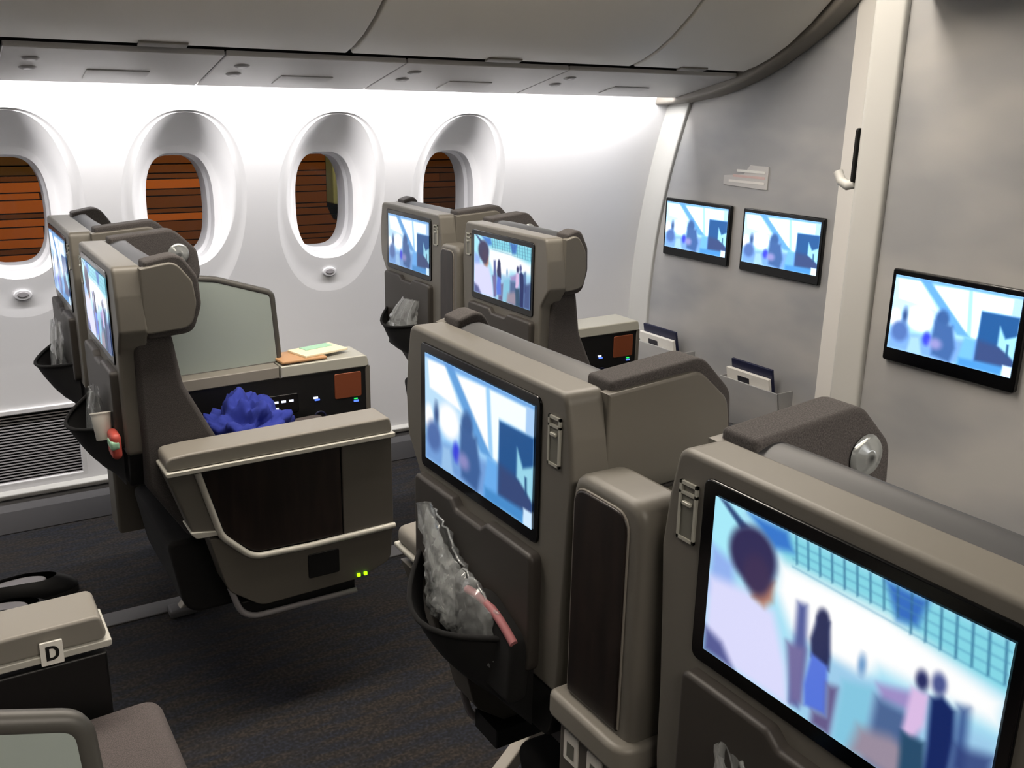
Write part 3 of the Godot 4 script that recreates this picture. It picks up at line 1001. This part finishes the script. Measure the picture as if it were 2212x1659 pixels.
	# backrest cushion and its hard side
	s = Shape.new()
	s.prism(rounded([[-0.03, 0.915], [-0.106, 0.915, 0.02], [-0.122, 0.80, 0.05], [-0.183, 0.67, 0.05], [-0.24, 0.53, 0.03], [-0.22, 0.46, 0.02], [-0.11, 0.45, 0.02], [-0.03, 0.585]]), -0.200, 0.200, ALONG_X, 0.012)
	part("backrest", s, mats.seat_fabric if o.get("pale", false) else mats.fabric, r)
	s = Shape.new()
	s.prism(rounded([[-0.575, 0.49, 0.03], [-0.57, 0.555, 0.03], [-0.15, 0.535, 0.03], [-0.15, 0.455, 0.02], [-0.50, 0.44, 0.04]]), -0.205, 0.205, ALONG_X, 0.02)
	part("seat_cushion", s, mats.seat_fabric, r)
	s = Shape.new()
	s.prism(rounded([[-0.52, 0.435, 0.03], [-0.06, 0.445, 0.02], [-0.09, 0.26, 0.05], [-0.44, 0.26, 0.05]]), o.get("box_from", -0.19), 0.19, ALONG_X, 0.015)
	part("under_seat_dark_block", s, mats.black_soft, r)  # black block where it is dark under the cushion
	if o.has("leg"):
		leg_frame(r, o.leg)
	if o.has("footrest"):
		s = Shape.new()
		s.tube([Vector3(-0.284, 0.375, -0.215), Vector3(-0.286, 0.33, -0.232), Vector3(-0.288, 0.235, -0.248)], 0.011, 8)
		part("footrest_arm", s, mats.grille, r)
	if o.has("aisle"):
		aisle_console(r, o.aisle, o.get("plain", false), o.get("shift", 0.0))
	return r


# A-shaped leg frame: one bar slants aft, one forward
func leg_frame(r: Node3D, x: float) -> void:
	for q in [[-0.46, 0.34, -0.13, 0.0], [-0.36, 0.34, -0.66, 0.0]]:
		var a := Vector2(q[0], q[1]); var b := Vector2(q[2], q[3] + 0.012)
		var d := (b - a).normalized(); var nn := Vector2(-d.y, d.x) * 0.014
		var s := Shape.new()
		s.prism(PackedVector2Array([a + nn, b + nn, b - nn, a - nn]), x - 0.016, x + 0.016, ALONG_X, 0.004)
		var lg := part("leg", s, mats.leg, r)
		s = Shape.new()
		s.box(Vector3(x, 0.012, b.x), Vector3(0.05, 0.024, 0.07), 0.006)
		part("foot", s, mats.track, lg)


# side console with armrest on the aisle side of a seat; side = +1 right, -1 left
func aisle_console(r: Node3D, side: float, plain: bool, shift := 0.0) -> void:
	var T := Transform3D(Basis(Vector3(0, 0, 1), Vector3(0, 1, 0), Vector3(side, 0, 0)), Vector3(0, 0, shift))
	var top: float = 0.679 if side > 0 else 0.692
	var s := Shape.new()
	s.prism(rounded([[-0.012, top - 0.034, 0.010], [-0.012, top - 0.004, 0.014], [-0.06, top, 0.03], [-0.505, top + 0.008, 0.012], [-0.513, top - 0.030, 0.012]]), 0.203, 0.290, T, 0.008)
	part("armrest", s, mats.cap, r)
	s = Shape.new()
	s.prism(rounded([[-0.008, top - 0.044, 0.006], [-0.008, top - 0.034, 0.004], [-0.516, top - 0.029, 0.003], [-0.516, top - 0.040, 0.005]]), 0.200, 0.296, T, 0.003)
	part("armrest_trim", s, mats.metal, r)
	s = Shape.new()
	s.prism(rounded([[-0.06, 0.633], [-0.51, 0.637], [-0.51, 0.40, 0.02], [-0.17, 0.40, 0.05], [-0.104, 0.48, 0.03]]), 0.215, 0.272, T, 0.004)
	part("core", s, mats.black, r)
	s = Shape.new()
	s.prism(rounded([[-0.080, 0.632], [-0.387, 0.635], [-0.387, 0.418], [-0.185, 0.422, 0.05], [-0.122, 0.475, 0.05]]), 0.272, 0.279, T, 0.002)
	part("wood_panel", s, mats.wood, r)
	s = Shape.new()
	s.prism(rounded([[-0.390, 0.635], [-0.512, 0.637], [-0.514, 0.416], [-0.390, 0.418]]), 0.270, 0.281, T, 0.003)
	part("front_panel", s, mats.shell_dark, r)
	s = Shape.new()
	s.prism(rounded([[-0.010, 0.634], [-0.072, 0.634], [-0.112, 0.485, 0.01], [-0.055, 0.492, 0.02]]), 0.210, 0.279, T, 0.006)
	part("rear_panel", s, mats.shell, r)
	s = Shape.new()
	s.prism(rounded([[-0.045, 0.502, 0.008], [-0.110, 0.492], [-0.112, 0.482], [-0.060, 0.484, 0.012]]), 0.208, 0.284, T, 0.002)
	part("rear_trim", s, mats.metal, r)
	# slanted trim that bends into the lower rail
	var path := []
	for p in rounded([[-0.072, 0.632], [-0.112, 0.478, 0.06], [-0.175, 0.414, 0.06], [-0.30, 0.410], [-0.516, 0.414]], 6):
		path.append(T * Vector3(p.x, p.y, 0.282))
	s = Shape.new()
	s.tube(path, 0.0075, 8)
	part("lower_trim", s, mats.metal, r)
	s = Shape.new()
	s.prism(rounded([[-0.085, 0.480, 0.01], [-0.118, 0.345, 0.05], [-0.19, 0.290, 0.05], [-0.42, 0.296, 0.01], [-0.505, 0.325, 0.03], [-0.512, 0.410], [-0.18, 0.408, 0.05], [-0.112, 0.470, 0.02]]), 0.205, 0.281, T, 0.006)
	part("lower_body", s, mats.shell_dark, r)
	path = []
	for p in rounded([[-0.126, 0.345], [-0.150, 0.262, 0.06], [-0.42, 0.262]], 6):
		path.append(T * Vector3(p.x, p.y, 0.268))
	s = Shape.new()
	s.tube(path, 0.007, 8)
	part("bottom_rim", s, mats.grille, r)
	s = Shape.new()
	s.prism(rect(-0.42, 0.262, -0.15, 0.30), 0.18, 0.262, T, 0.004)
	part("bottom_box", s, mats.black, r)
	if plain:
		return
	s = Shape.new()
	s.prism(rect(-0.375, 0.328, -0.300, 0.388, 0.006), 0.270, 0.2835, T, 0.002)
	var ol := part("power_outlet", s, mats.black, r)
	for k in 2:
		s = Shape.new()
		s.prism(rect(-0.4245 - k * 0.017, 0.304, -0.4175 - k * 0.017, 0.311), 0.276, 0.286, T)
		part("status_light", s, mats.lime, ol)


# console between two seats of a row; local origin like a seat's, x = 0 midway
func seat_console(label: String, at: Vector3, o: Dictionary) -> Node3D:
	var r := thing("seat_console", label, "seat console", at, "consoles between paired seats")
	var X := ALONG_X
	var hw: float = o.get("half", 0.074)
	var fw := minf(hw - 0.003, 0.064)
	var s := Shape.new()
	# upright fin between the two backs, with a dark wood end
	s.prism(rounded([[-fw, 0.66], [fw, 0.66], [fw, 0.978, 0.028], [-fw, 0.978, 0.028]]), -0.055, 0.012, ALONG_Z, 0.012)
	part("fin", s, mats.shell, r)
	s = Shape.new()
	s.prism(rounded([[-fw + 0.01, 0.697], [fw - 0.022, 0.697], [fw - 0.022, 0.962, 0.022], [-fw + 0.01, 0.962, 0.022]]), 0.0, 0.0155, ALONG_Z, 0.0025)
	var wp := part("wood_panel", s, mats.wood, r)
	var path := []
	for p in rounded([[-fw + 0.0095, 0.70], [-fw + 0.0095, 0.9625, 0.022], [fw - 0.0215, 0.9625, 0.022], [fw - 0.0215, 0.70]]):
		path.append(Vector3(p.x, p.y, 0.0125))
	s = Shape.new()
	s.tube(path, 0.0017, 6)
	part("panel_edging", s, mats.end_trim, wp)
	s = Shape.new()
	s.prism(rounded([[-hw, -0.10], [-hw, 0.03, 0.012], [hw, 0.03, 0.03], [hw, -0.10]]), 0.655, 0.692, Transform3D(Basis(Vector3(1, 0, 0), Vector3(0, 0, 1), Vector3(0, 1, 0)), Vector3.ZERO), 0.008)
	part("ledge", s, mats.cap, r)
	s = Shape.new()
	s.prism(rect(-hw + 0.01, 0.30, hw - 0.01, 0.658), -0.10, 0.018, ALONG_Z, 0.008)
	part("rear_body", s, mats.shell_dark, r)
	for k in 2:
		s = Shape.new()
		s.prism(rect(-0.050 + k * 0.047, 0.604, -0.020 + k * 0.047, 0.645, 0.003), 0.014, 0.0195, ALONG_Z, 0.001)
		var pl := part("placard", s, mats.paper_white, r)
		s = Shape.new()
		s.prism(rect(-0.042 + k * 0.047, 0.612, -0.028 + k * 0.047, 0.632), 0.018, 0.0202, ALONG_Z)
		part("placard_print", s, mats.plate_dark, pl)
	# centre armrest box with controls on the right-hand face
	s = Shape.new()
	s.prism(rounded([[-0.06, 0.32, 0.02], [-0.675, 0.34, 0.03], [-0.675, 0.662], [-0.06, 0.655]]), -0.055, 0.055, X, 0.004)
	part("body", s, mats.black, r)
	s = Shape.new()
	s.prism(rounded([[-0.05, 0.650, 0.006], [-0.05, 0.682, 0.01], [-0.42, 0.690, 0.0], [-0.42, 0.658, 0.0]]), -0.058, 0.058, X, 0.005)
	part("armrest", s, mats.cap, r)
	s = Shape.new()
	s.prism(rounded([[-0.424, 0.658], [-0.424, 0.690], [-0.672, 0.694, 0.012], [-0.680, 0.660, 0.01]]), -0.060, 0.060, X, 0.004)
	part("cocktail_table", s, mats.plate, r)
	s = Shape.new()
	s.prism(rect(-0.682, 0.40, -0.668, 0.662, 0.004), -0.058, 0.058, X, 0.003)
	part("front_end", s, mats.shell_dark, r)
	s = Shape.new()
	s.prism(rect(-0.655, 0.575, -0.575, 0.648, 0.006), 0.050, 0.0575, X, 0.002)
	part("copper_panel", s, mats.copper, r)
	s = Shape.new()
	s.prism(rect(-0.47, 0.555, -0.37, 0.61, 0.006), 0.050, 0.0565, X, 0.002)
	var cp := part("control_panel", s, mats.bezel, r)
	for i in 4:
		for j in (2 if i < 2 else 1):
			s = Shape.new()
			s.prism(rect(-0.392 - i * 0.021, 0.588 - j * 0.018, -0.380 - i * 0.021, 0.594 - j * 0.018), 0.055, 0.0580, X)
			part("control_icon_light", s, mats.icon, cp)
	for q in [[-0.525, 0.586, 0.012, 0.005, "icon"], [-0.530, 0.580, 0.014, 0.004, "icon_blue"], [-0.645, 0.560, 0.014, 0.005, "icon_blue"], [-0.642, 0.568, 0.010, 0.003, "icon_green"]]:
		s = Shape.new()
		s.prism(rect(q[0], q[1], q[0] + q[2], q[1] + q[3]), 0.055, 0.0580, X)
		part("socket_light", s, mats[q[4]], r)
	s = Shape.new()
	s.lathe([[0.013, 0.0], [0.016, 0.003], [0.019, 0.0]], Transform3D(Basis(Vector3(0, 1, 0), Vector3(1, 0, 0), Vector3(0, 0, 1)), Vector3(0.055, 0.53, -0.53)), 18)
	part("headphone_socket", s, mats.navy, r)
	if o.has("leg"):
		leg_frame(r, o.leg)
	# privacy divider
	if o.get("divider", true):
		var edge := rounded([[-0.14, 0.682], [-0.14, 0.945, 0.02], [-0.28, 0.927, 0.1], [-0.425, 0.880, 0.022], [-0.437, 0.688, 0.01]], 6)
		s = Shape.new()
		s.prism(edge, -0.008, 0.008, X, 0.003)
		var d := part("privacy_divider", s, mats.divider, r)
		path = []
		for p in edge:
			path.append(Vector3(0, p.y, p.x))
		s = Shape.new()
		s.tube(path, 0.0105, 8, true)
		part("divider_frame", s, mats.divider_frame, d)
	return r


func build_seats() -> void:
	var g := "window-side pair seats"
	seat("taupe aisle seat of the rear left pair with the blue blanket on it", Vector3(-2.182, 0, -0.305), {"film": "film_b", "inner": -1.0, "long_wing": 0.262, "short_wing": 0.168, "shift": -0.044, "aisle": 1.0, "group": g})
	seat("taupe window seat of the rear left pair, mostly hidden behind the aisle seat", Vector3(-2.759, 0, -0.305), {"long_wing": 0.262, "short_wing": 0.168, "taper": true, "group": g})
	seat("front aisle seat of the left pair, its screen below the front window", Vector3(-2.182, 0, -1.324), {"film": "film_b", "inner": -1.0, "aisle": 1.0, "group": g})
	seat("front window seat of the left pair, farthest lit seat-back screen", Vector3(-2.759, 0, -1.324), {"taper": true, "long_wing": 0.265, "group": g})
	g = "middle-row seats"
	seat("middle-row seat at the centre of the picture with plastic bag in its pocket", Vector3(-1.062, 0, -0.608), {"long_wing": 0.262, "taper": true, "leg": -0.288, "box_from": 0.02, "footrest": true, "aisle": -1.0, "group": g})
	seat("nearest middle-row seat with the largest screen at the lower right", Vector3(-0.454, 0, -0.608), {"film": "film_b", "inner": -1.0, "long_wing": 0.275, "group": g})
	# seats outside the frame, which keep low light off the floor and the rows in view
	seat("right-hand middle-row seat just outside the right edge", Vector3(0.154, 0, -0.608), {"inner": -1.0, "aisle": 1.0, "plain": true, "group": g})
	seat("unseen middle seat of the viewer's own row", Vector3(-0.454, 0, 0.367), {"inner": -1.0, "group": g})
	seat("unseen right-hand seat of the viewer's own row", Vector3(0.154, 0, 0.367), {"inner": -1.0, "aisle": 1.0, "plain": true, "group": g})
	var where := ["rear row, aisle side", "front row, aisle side", "rear row, window side", "front row, window side"]
	for k in 4:
		seat("unseen seat by the right-hand wall behind the viewer, " + where[k], Vector3([1.274, 1.851][k / 2], 0, [-0.349, -1.324][k % 2]), {"inner": [1.0, -1.0][k / 2], "group": "unseen right-hand pair seats"})
	var d0 := seat("middle-row seat at the lower left corner whose armrest carries the letter D", Vector3(-1.062, 0, 0.367), {"taper": true, "aisle": -1.0, "plain": true, "group": g})
	# letter plate on the inside of that armrest
	var s := Shape.new()
	s.prism(rect(-0.455, 0.648, -0.427, 0.682, 0.002), -0.2020, -0.1975, ALONG_X, 0.0008)
	var pl := part("letter_plate", s, mats.paper_white, d0)
	var tm := TextMesh.new()
	var f := SystemFont.new()
	f.font_names = PackedStringArray(["Droid Sans"])
	f.font_weight = 700
	tm.font = f
	tm.text = "D"
	tm.font_size = 32
	tm.pixel_size = 0.0009
	tm.depth = 0.001
	var txt := MeshInstance3D.new()
	txt.name = "letter"
	txt.mesh = tm
	txt.material_override = mats.black
	txt.position = Vector3(-0.1972, 0.665, -0.441)
	txt.rotation.y = PI / 2
	pl.add_child(txt, true)
	seat_console("console between the rear left pair with lamplight sheets on its table", Vector3(-2.470, 0, -0.349), {"leg": -0.01, "half": 0.059})
	seat_console("console between the front left pair near the bulkhead", Vector3(-2.470, 0, -1.324), {"leg": -0.01, "half": 0.059})
	seat_console("console between the two middle-row seats, its dark wood end facing the viewer", Vector3(-0.758, 0, -0.608), {})
	seat_console("console beside the lower left corner seat, only its pale divider in view", Vector3(-0.758, 0, 0.367), {})


# ---------------------------------------------------------------- loose things
func monitor(label: String, at: Vector3, w: float, h: float) -> void:
	var r := thing("wall_monitor", label, "monitor", at, "monitors on the bulkheads")
	var s := Shape.new()
	s.prism(rect(-w / 2 - 0.012, -h / 2 - 0.034, w / 2 + 0.012, h / 2 + 0.014, 0.008), 0.0, 0.016, ALONG_Z, 0.004)
	var b := part("screen_bezel", s, mats.bezel, r)
	s = Shape.new()
	s.face(Vector3(-w / 2, h / 2, 0.0175), Vector3(w / 2, h / 2, 0.0175), Vector3(w / 2, -h / 2, 0.0175), Vector3(-w / 2, -h / 2, 0.0175), Vector3(0, 0, 1))
	part("screen_display", s, mats.film_wall, b)


func plastic_bag(label: String, at: Vector3, size: Vector3, turn: float, seed_: int) -> Node3D:
	var r := thing("plastic_bag", label, "plastic bag", at, "clear plastic bags in seat pockets")
	r.rotation.y = turn
	var f := FastNoiseLite.new()
	f.seed = seed_
	f.frequency = 0.9
	f.fractal_octaves = 2
	var G := []
	for i in 17:
		var w := i / 16.0
		var row := PackedVector3Array()
		var taper := 1.0 - 0.45 * pow(w, 2.0)
		for j in 28:
			var a := TAU * j / 28
			var q := 1.0 + 0.35 * f.get_noise_3d(cos(a) * 2.2, w * 4.0, sin(a) * 2.2) + 0.10 * sin(a * 7.0 + w * 5.0)
			var rad := taper * q * (0.12 if i == 0 else 1.0)
			row.append(Vector3(cos(a) * size.x * 0.5 * rad + size.x * 0.35 * w * w, (w + 0.05 * f.get_noise_2d(a * 2.0, w * 3.0)) * size.y, sin(a) * size.z * 0.5 * rad))
		G.append(row)
	var s := Shape.new()
	s.grid(G, true)
	part("sheet", s, mats.plastic, r)
	s = Shape.new()
	for k in 3:
		var p := []
		for i in 8:
			var w := i / 7.0
			p.append(Vector3((k - 1) * size.x * 0.3 * (1.0 - w * 0.4) + size.x * 0.35 * w * w, w * size.y, size.z * 0.46 * (1.0 - 0.4 * w * w)))
		s.tube(p, 0.0022, 5)
	part("fold", s, mats.plastic, r)
	return r


# the wide clear bag that lies slanting in the centre seat's pocket
func flat_bag() -> void:
	var r := thing("plastic_bag", "clear crinkled plastic bag leaning out of the centre seat's pocket", "plastic bag", Vector3(-1.045, 0.652, -0.574), "clear plastic bags in seat pockets")
	var f := FastNoiseLite.new()
	f.seed = 8
	f.frequency = 1.0
	f.fractal_octaves = 3
	var rims := []
	for face in 2:
		var G := []
		for i in 19:
			var v := i / 18.0
			var row := PackedVector3Array()
			for j in 31:
				var u := j / 30.0 * 2.0 - 1.0
				var lift := 0.055 * smoothstep(0.2, -1.0, u) - 0.02 * smoothstep(0.3, 1.0, u)
				var crease := absf(f.get_noise_2d(u * 7.0 + v * 3.0, v * 2.5 + face * 9.0))
				var puff := 0.016 * sqrt(maxf(0.0, (1.0 - u * u) * (1.0 - pow(absf(v * 2.0 - 1.0), 3.0))))
				row.append(Vector3(u * 0.096 + 0.012 * f.get_noise_2d(v * 5.0, u * 4.0), v * (0.105 + lift) + 0.006 * f.get_noise_2d(u * 9.0, 3.0), (puff + 0.012 * crease * smoothstep(0.5, -0.5, u) + 0.004 * crease) * (1.0 if face == 0 else -1.0)))
			G.append(row)
		var s := Shape.new()
		s.grid(G)
		part("sheet", s, mats.plastic, r)
		rims = G[18]
	var top := []
	for p in rims:
		top.append(p)
	var t := Shape.new()
	t.tube(top, 0.0018, 5)
	part("top_hem", t, mats.plastic, r)
	# crumpled film inside its raised corner
	var G2 := []
	for i in 15:
		var w := i / 14.0
		var row := PackedVector3Array()
		for j in 22:
			var a := TAU * j / 22
			var q := 1.0 + 0.7 * f.get_noise_3d(cos(a) * 1.6, w * 5.0, sin(a) * 1.6)
			var rad := q * (0.030 - 0.012 * w) * (0.15 if i == 0 else 1.0)
			row.append(Vector3(lerpf(-0.02, -0.100, w) + cos(a) * rad, lerpf(0.025, 0.168, w) + 0.3 * rad * cos(a), sin(a) * rad * 0.45 + 0.006))
		G2.append(row)
	t = Shape.new()
	t.grid(G2, true)
	part("crumpled_corner", t, mats.plastic, r)


func build_details() -> void:
	monitor("left of the two monitors on the bulkhead, beside the side wall", Vector3(-2.905, 0.908, FRONT_LEFT), 0.36, 0.188)
	monitor("right of the two monitors on the left bulkhead", Vector3(-2.452, 0.908, FRONT_LEFT), 0.365, 0.188)
	monitor("single monitor on the middle partition at the right edge", Vector3(-1.315, 0.900, FRONT_MID), 0.326, 0.184)
	# sign on the bulkhead
	var p := thing("bulkhead_sign", "small pale sign on the grey bulkhead above the two monitors", "sign", Vector3(-2.665, 1.128, FRONT_LEFT))
	var s := Shape.new()
	s.prism(rounded([[-0.115, -0.035, 0.004], [0.115, -0.04, 0.004], [0.115, 0.045, 0.004], [0.02, 0.045, 0.004], [-0.01, 0.01, 0.004], [-0.115, 0.0, 0.004]]), 0.0, 0.004, ALONG_Z, 0.001)
	part("plate", s, mat(Color(0.76, 0.755, 0.745), 0.5), p)
	for k in 3:
		s = Shape.new()
		s.prism(rect(-0.085 + 0.02 * k, -0.022 + k * 0.02, 0.10, -0.013 + k * 0.02), 0.002, 0.0052, ALONG_Z)
		part("print_line", s, mat([Color(0.90, 0.89, 0.87), Color(0.80, 0.70, 0.68), Color(0.90, 0.90, 0.88)][k], 0.5), p)
	# hook on the edge of the middle partition
	p = thing("coat_hook", "small white curved hook on the partition's white edge post", "hook", Vector3(-1.647, 1.21, FRONT_MID - 0.01))
	s = Shape.new()
	s.prism(rect(-0.025, -0.01, 0.025, 0.125, 0.01), -0.006, 0.002, ALONG_X, 0.002)
	part("recess_plate", s, mats.gap, p)  # flat dark plate, coloured like a recess
	s = Shape.new()
	s.tube([Vector3(0.0, -0.012, 0.01), Vector3(-0.02, -0.018, 0.014), Vector3(-0.042, -0.008, 0.014), Vector3(-0.056, 0.014, 0.012)], 0.013, 10)
	part("hook_arm", s, mats.white_trim, p)
	# pockets on the bulkhead, each with a magazine
	for k in 2:
		var x: float = [-3.02, -2.48][k]
		var y: float = [0.20, 0.17][k]
		var q := thing("literature_pocket", ["grey literature pocket on the bulkhead beside the side wall", "grey literature pocket on the bulkhead nearer the middle partition"][k], "pocket", Vector3(x, y, FRONT_LEFT), "literature pockets on the bulkhead")
		s = Shape.new()
		s.prism(rounded([[0.0, 0.0], [0.05, 0.0, 0.02], [0.085, 0.20, 0.004], [0.078, 0.20, 0.004], [0.045, 0.012, 0.015], [0.0, 0.012]]), -0.15, 0.15, ALONG_X, 0.003)
		part("pouch", s, mats.bulkhead, q)
		for e in [-1.0, 1.0]:
			s = Shape.new()
			s.prism(rounded([[0.0, 0.0], [0.05, 0.0, 0.02], [0.085, 0.20, 0.004], [0.0, 0.20]]), e * 0.146, e * 0.15, ALONG_X)
			part("side", s, mats.bulkhead, q)
		var m := thing("magazine", ["magazine with navy cover in the pocket beside the side wall", "magazine with navy cover in the pocket nearer the middle partition"][k], "magazine", Vector3(x, y + 0.015, FRONT_LEFT + 0.012), "magazines in the bulkhead pockets")
		m.rotation.x = 0.20
		s = Shape.new()
		s.prism(rect(-0.105, 0.0, 0.105, 0.270, 0.003), 0.0, 0.010, ALONG_Z, 0.001)
		part("cover", s, mats.navy, m)
		s = Shape.new()
		s.prism(rect(-0.12, 0.0, 0.10, 0.235, 0.002), 0.011, 0.026, ALONG_Z, 0.001)
		part("pages", s, mats.paper_white, m)
		s = Shape.new()
		s.prism(rect(-0.06, 0.12, 0.0, 0.215, 0.002), 0.025, 0.0272, ALONG_Z)
		part("cover_picture", s, mat(Color(0.16, 0.16, 0.19), 0.4), m)
	# crumpled blue blanket on the rear aisle seat
	var f := FastNoiseLite.new()
	f.seed = 5
	f.frequency = 1.0
	f.fractal_octaves = 2
	var G := []
	for i in 25:
		var w := i / 24.0
		var row := PackedVector3Array()
		for j in 49:
			var a := TAU * j / 48
			var el := w * PI * 0.5
			var dir := Vector3(cos(a) * sin(el), cos(el), sin(a) * sin(el))
			var q := 1.0 + 0.34 * f.get_noise_3dv(dir * 1.7) + 0.09 * sin(9.0 * f.get_noise_3dv(dir * 1.3 + Vector3(3, 1, 2)) + 5.0 * dir.x)
			row.append(Vector3(dir.x * 0.13 * q, dir.y * 0.12 * q, dir.z * 0.112 * q))
		G.append(row)
	s = Shape.new()
	s.grid(G)
	var bl := part("blanket", s, mats.blue, self)
	bl.position = Vector3(-2.20, 0.556, -0.612)
	tag(bl, "crumpled royal blue blanket lying on the rear aisle seat", "blanket")
	# cream and tan sheets that imitate lamplight reflected on the rear console table
	p = thing("lamplight_sheets", "tan and cream sheets imitating lamplight on the rear left console table", "tan_lamplight", Vector3(-2.470, 0.694, -0.885))
	p.rotation.y = 0.05
	s = Shape.new()
	s.box(Vector3(0, 0.004, 0.045), Vector3(0.105, 0.008, 0.13), 0.003)
	part("tan_lamplight", s, mats.tan_lamplight, p)
	s = Shape.new()
	s.box(Vector3(-0.012, 0.011, -0.02), Vector3(0.09, 0.006, 0.14), 0.001, Basis(Vector3.UP, 0.2))
	part("paper", s, mats.paper, p)  # cream sheet in place of lamplight on the table
	s = Shape.new()
	s.box(Vector3(-0.035, 0.0148, -0.025), Vector3(0.035, 0.0015, 0.09), 0.0, Basis(Vector3.UP, 0.2))
	part("lamplight_tint", s, mats.mint, p)
	# plastic bags in the seat pockets
	flat_bag()
	plastic_bag("clear plastic bag in the pocket under the largest screen", Vector3(-0.49, 0.650, -0.572), Vector3(0.11, 0.138, 0.03), 2.9, 9)
	plastic_bag("clear plastic bag in the front window seat's pocket", Vector3(-2.75, 0.650, -1.290), Vector3(0.15, 0.125, 0.03), 0.2, 14)
	plastic_bag("clear plastic bag in the rear aisle seat's pocket", Vector3(-2.15, 0.650, -0.270), Vector3(0.12, 0.13, 0.03), 0.0, 17)
	plastic_bag("clear plastic bag in the rear window seat's pocket", Vector3(-2.74, 0.650, -0.270), Vector3(0.15, 0.16, 0.03), 0.0, 19)
	# pouch with a pink edge beside the bag
	p = thing("amenity_pouch", "dark pouch with a pink edge beside the plastic bag", "pouch", Vector3(-0.985, 0.615, -0.588))
	s = Shape.new()
	s.prism(rounded([[-0.075, 0.0, 0.02], [0.075, 0.0, 0.02], [0.085, 0.10, 0.03], [0.0, 0.135, 0.06], [-0.085, 0.10, 0.03]]), -0.016, 0.016, ALONG_Z, 0.012)
	part("body", s, mats.black_soft, p)
	s = Shape.new()
	var arc := []
	for i in 12:
		var w := i / 11.0
		arc.append(Vector3(lerpf(-0.045, 0.078, w), 0.118 + 0.016 * sin(PI * w * 0.9) - 0.025 * w, 0.012))
	s.tube(arc, 0.006, 7)
	part("piping", s, mats.pink, p)
	# cup and packet in the rear aisle seat's pocket
	p = thing("paper_cup", "white paper cup in the back pocket of the rear aisle seat", "cup", Vector3(-2.03, 0.690, -0.268))
	s = Shape.new()
	s.lathe([[0.0, 0.0], [0.015, 0.0], [0.020, 0.055], [0.022, 0.057], [0.019, 0.057], [0.014, 0.006]], Transform3D(Basis(Vector3(0, 0, 1), 0.25), Vector3.ZERO), 20)
	part("cup_wall", s, mats.paper_white, p)
	p = thing("snack_packet", "red and white snack packet in the rear aisle seat's pocket", "packet", Vector3(-1.999, 0.658, -0.283))
	s = Shape.new()
	s.box(Vector3(0, 0.03, 0), Vector3(0.055, 0.056, 0.020), 0.009)
	part("wrapper", s, mats.red, p)
	s = Shape.new()
	s.box(Vector3(0.006, 0.034, 0.003), Vector3(0.045, 0.02, 0.018), 0.005)
	part("white_band", s, mats.mint, p)
	# pair of shoes on the floor behind the rear seats
	for k in 2:
		p = thing("shoe", ["black slip-on shoe with a grey insole, nearer the aisle, lower left", "black slip-on shoe with a grey insole, nearer the window wall, lower left"][k], "shoe", Vector3(-2.63 - 0.13 * k, 0.0, -0.06 - 0.06 * k), "pair of black shoes on the floor")
		p.rotation.y = 1.45 + 0.15 * k
		var sole := PackedVector2Array()
		for i in 28:
			var a := TAU * i / 28
			var u := cos(a)
			sole.append(Vector2(u * 0.135, sin(a) * (0.046 + 0.008 * u) * pow(maxf(1.0 - pow(absf(u), 4.0) * 0.2, 0.05), 0.5)))
		var T := Transform3D(Basis(Vector3(1, 0, 0), Vector3(0, 0, 1), Vector3(0, 1, 0)), Vector3.ZERO)
		s = Shape.new()
		s.prism(sole, 0.0, 0.024, T, 0.006)
		part("sole", s, mats.black_soft, p)
		var H := []
		for i in 7:
			var w := i / 6.0
			var row := PackedVector3Array()
			for q in sole:
				var front := smoothstep(-0.1, 0.6, q.x / 0.135)
				var hgt := 0.022 + w * lerpf(0.05, 0.045, front)
				var pull := 1.0 - 0.30 * w * w
				row.append(Vector3(lerpf(q.x, q.x * (0.85 - 0.25 * float(q.x > 0)), w * w), hgt, q.y * pull))
			H.append(row)
		s = Shape.new()
		s.grid(H, true)
		part("upper", s, mats.black, p)
		var ins := PackedVector2Array()
		for q in sole:
			ins.append(Vector2(q.x * 0.62 - 0.03, q.y * 0.72))
		s = Shape.new()
		s.prism(ins, 0.024, 0.062, T, 0.006)
		part("insole", s, mats.grille, p)


func _ready() -> void:
	# camera
	var cam := Camera3D.new()
	cam.name = "camera"
	cam.fov = rad_to_deg(2.0 * atan(1659.0 / 2.0 / 2054.5))
	cam.near = 0.02
	cam.far = 100.0
	cam.transform = Transform3D(Basis(Vector3.UP, 1.013) * Basis(Vector3.RIGHT, -0.2855) * Basis(Vector3.BACK, 0.0192), Vector3(0, 1.375, 0))
	add_child(cam)
	cam.current = true
	# night sky
	var w := WorldEnvironment.new()
	w.name = "environment"
	var e := Environment.new()
	e.background_mode = Environment.BG_COLOR
	e.background_color = Color(0.012, 0.011, 0.012)
	e.tonemap_mode = Environment.TONE_MAPPER_LINEAR
	e.tonemap_exposure = 1.0
	e.sdfgi_enabled = true
	e.ssao_enabled = true
	e.ssil_enabled = true
	w.environment = e
	add_child(w)
	make_materials()
	build_lights()
	build_side_wall()
	build_shell()
	build_overhead()
	build_outside()
	build_seats()
	build_details()
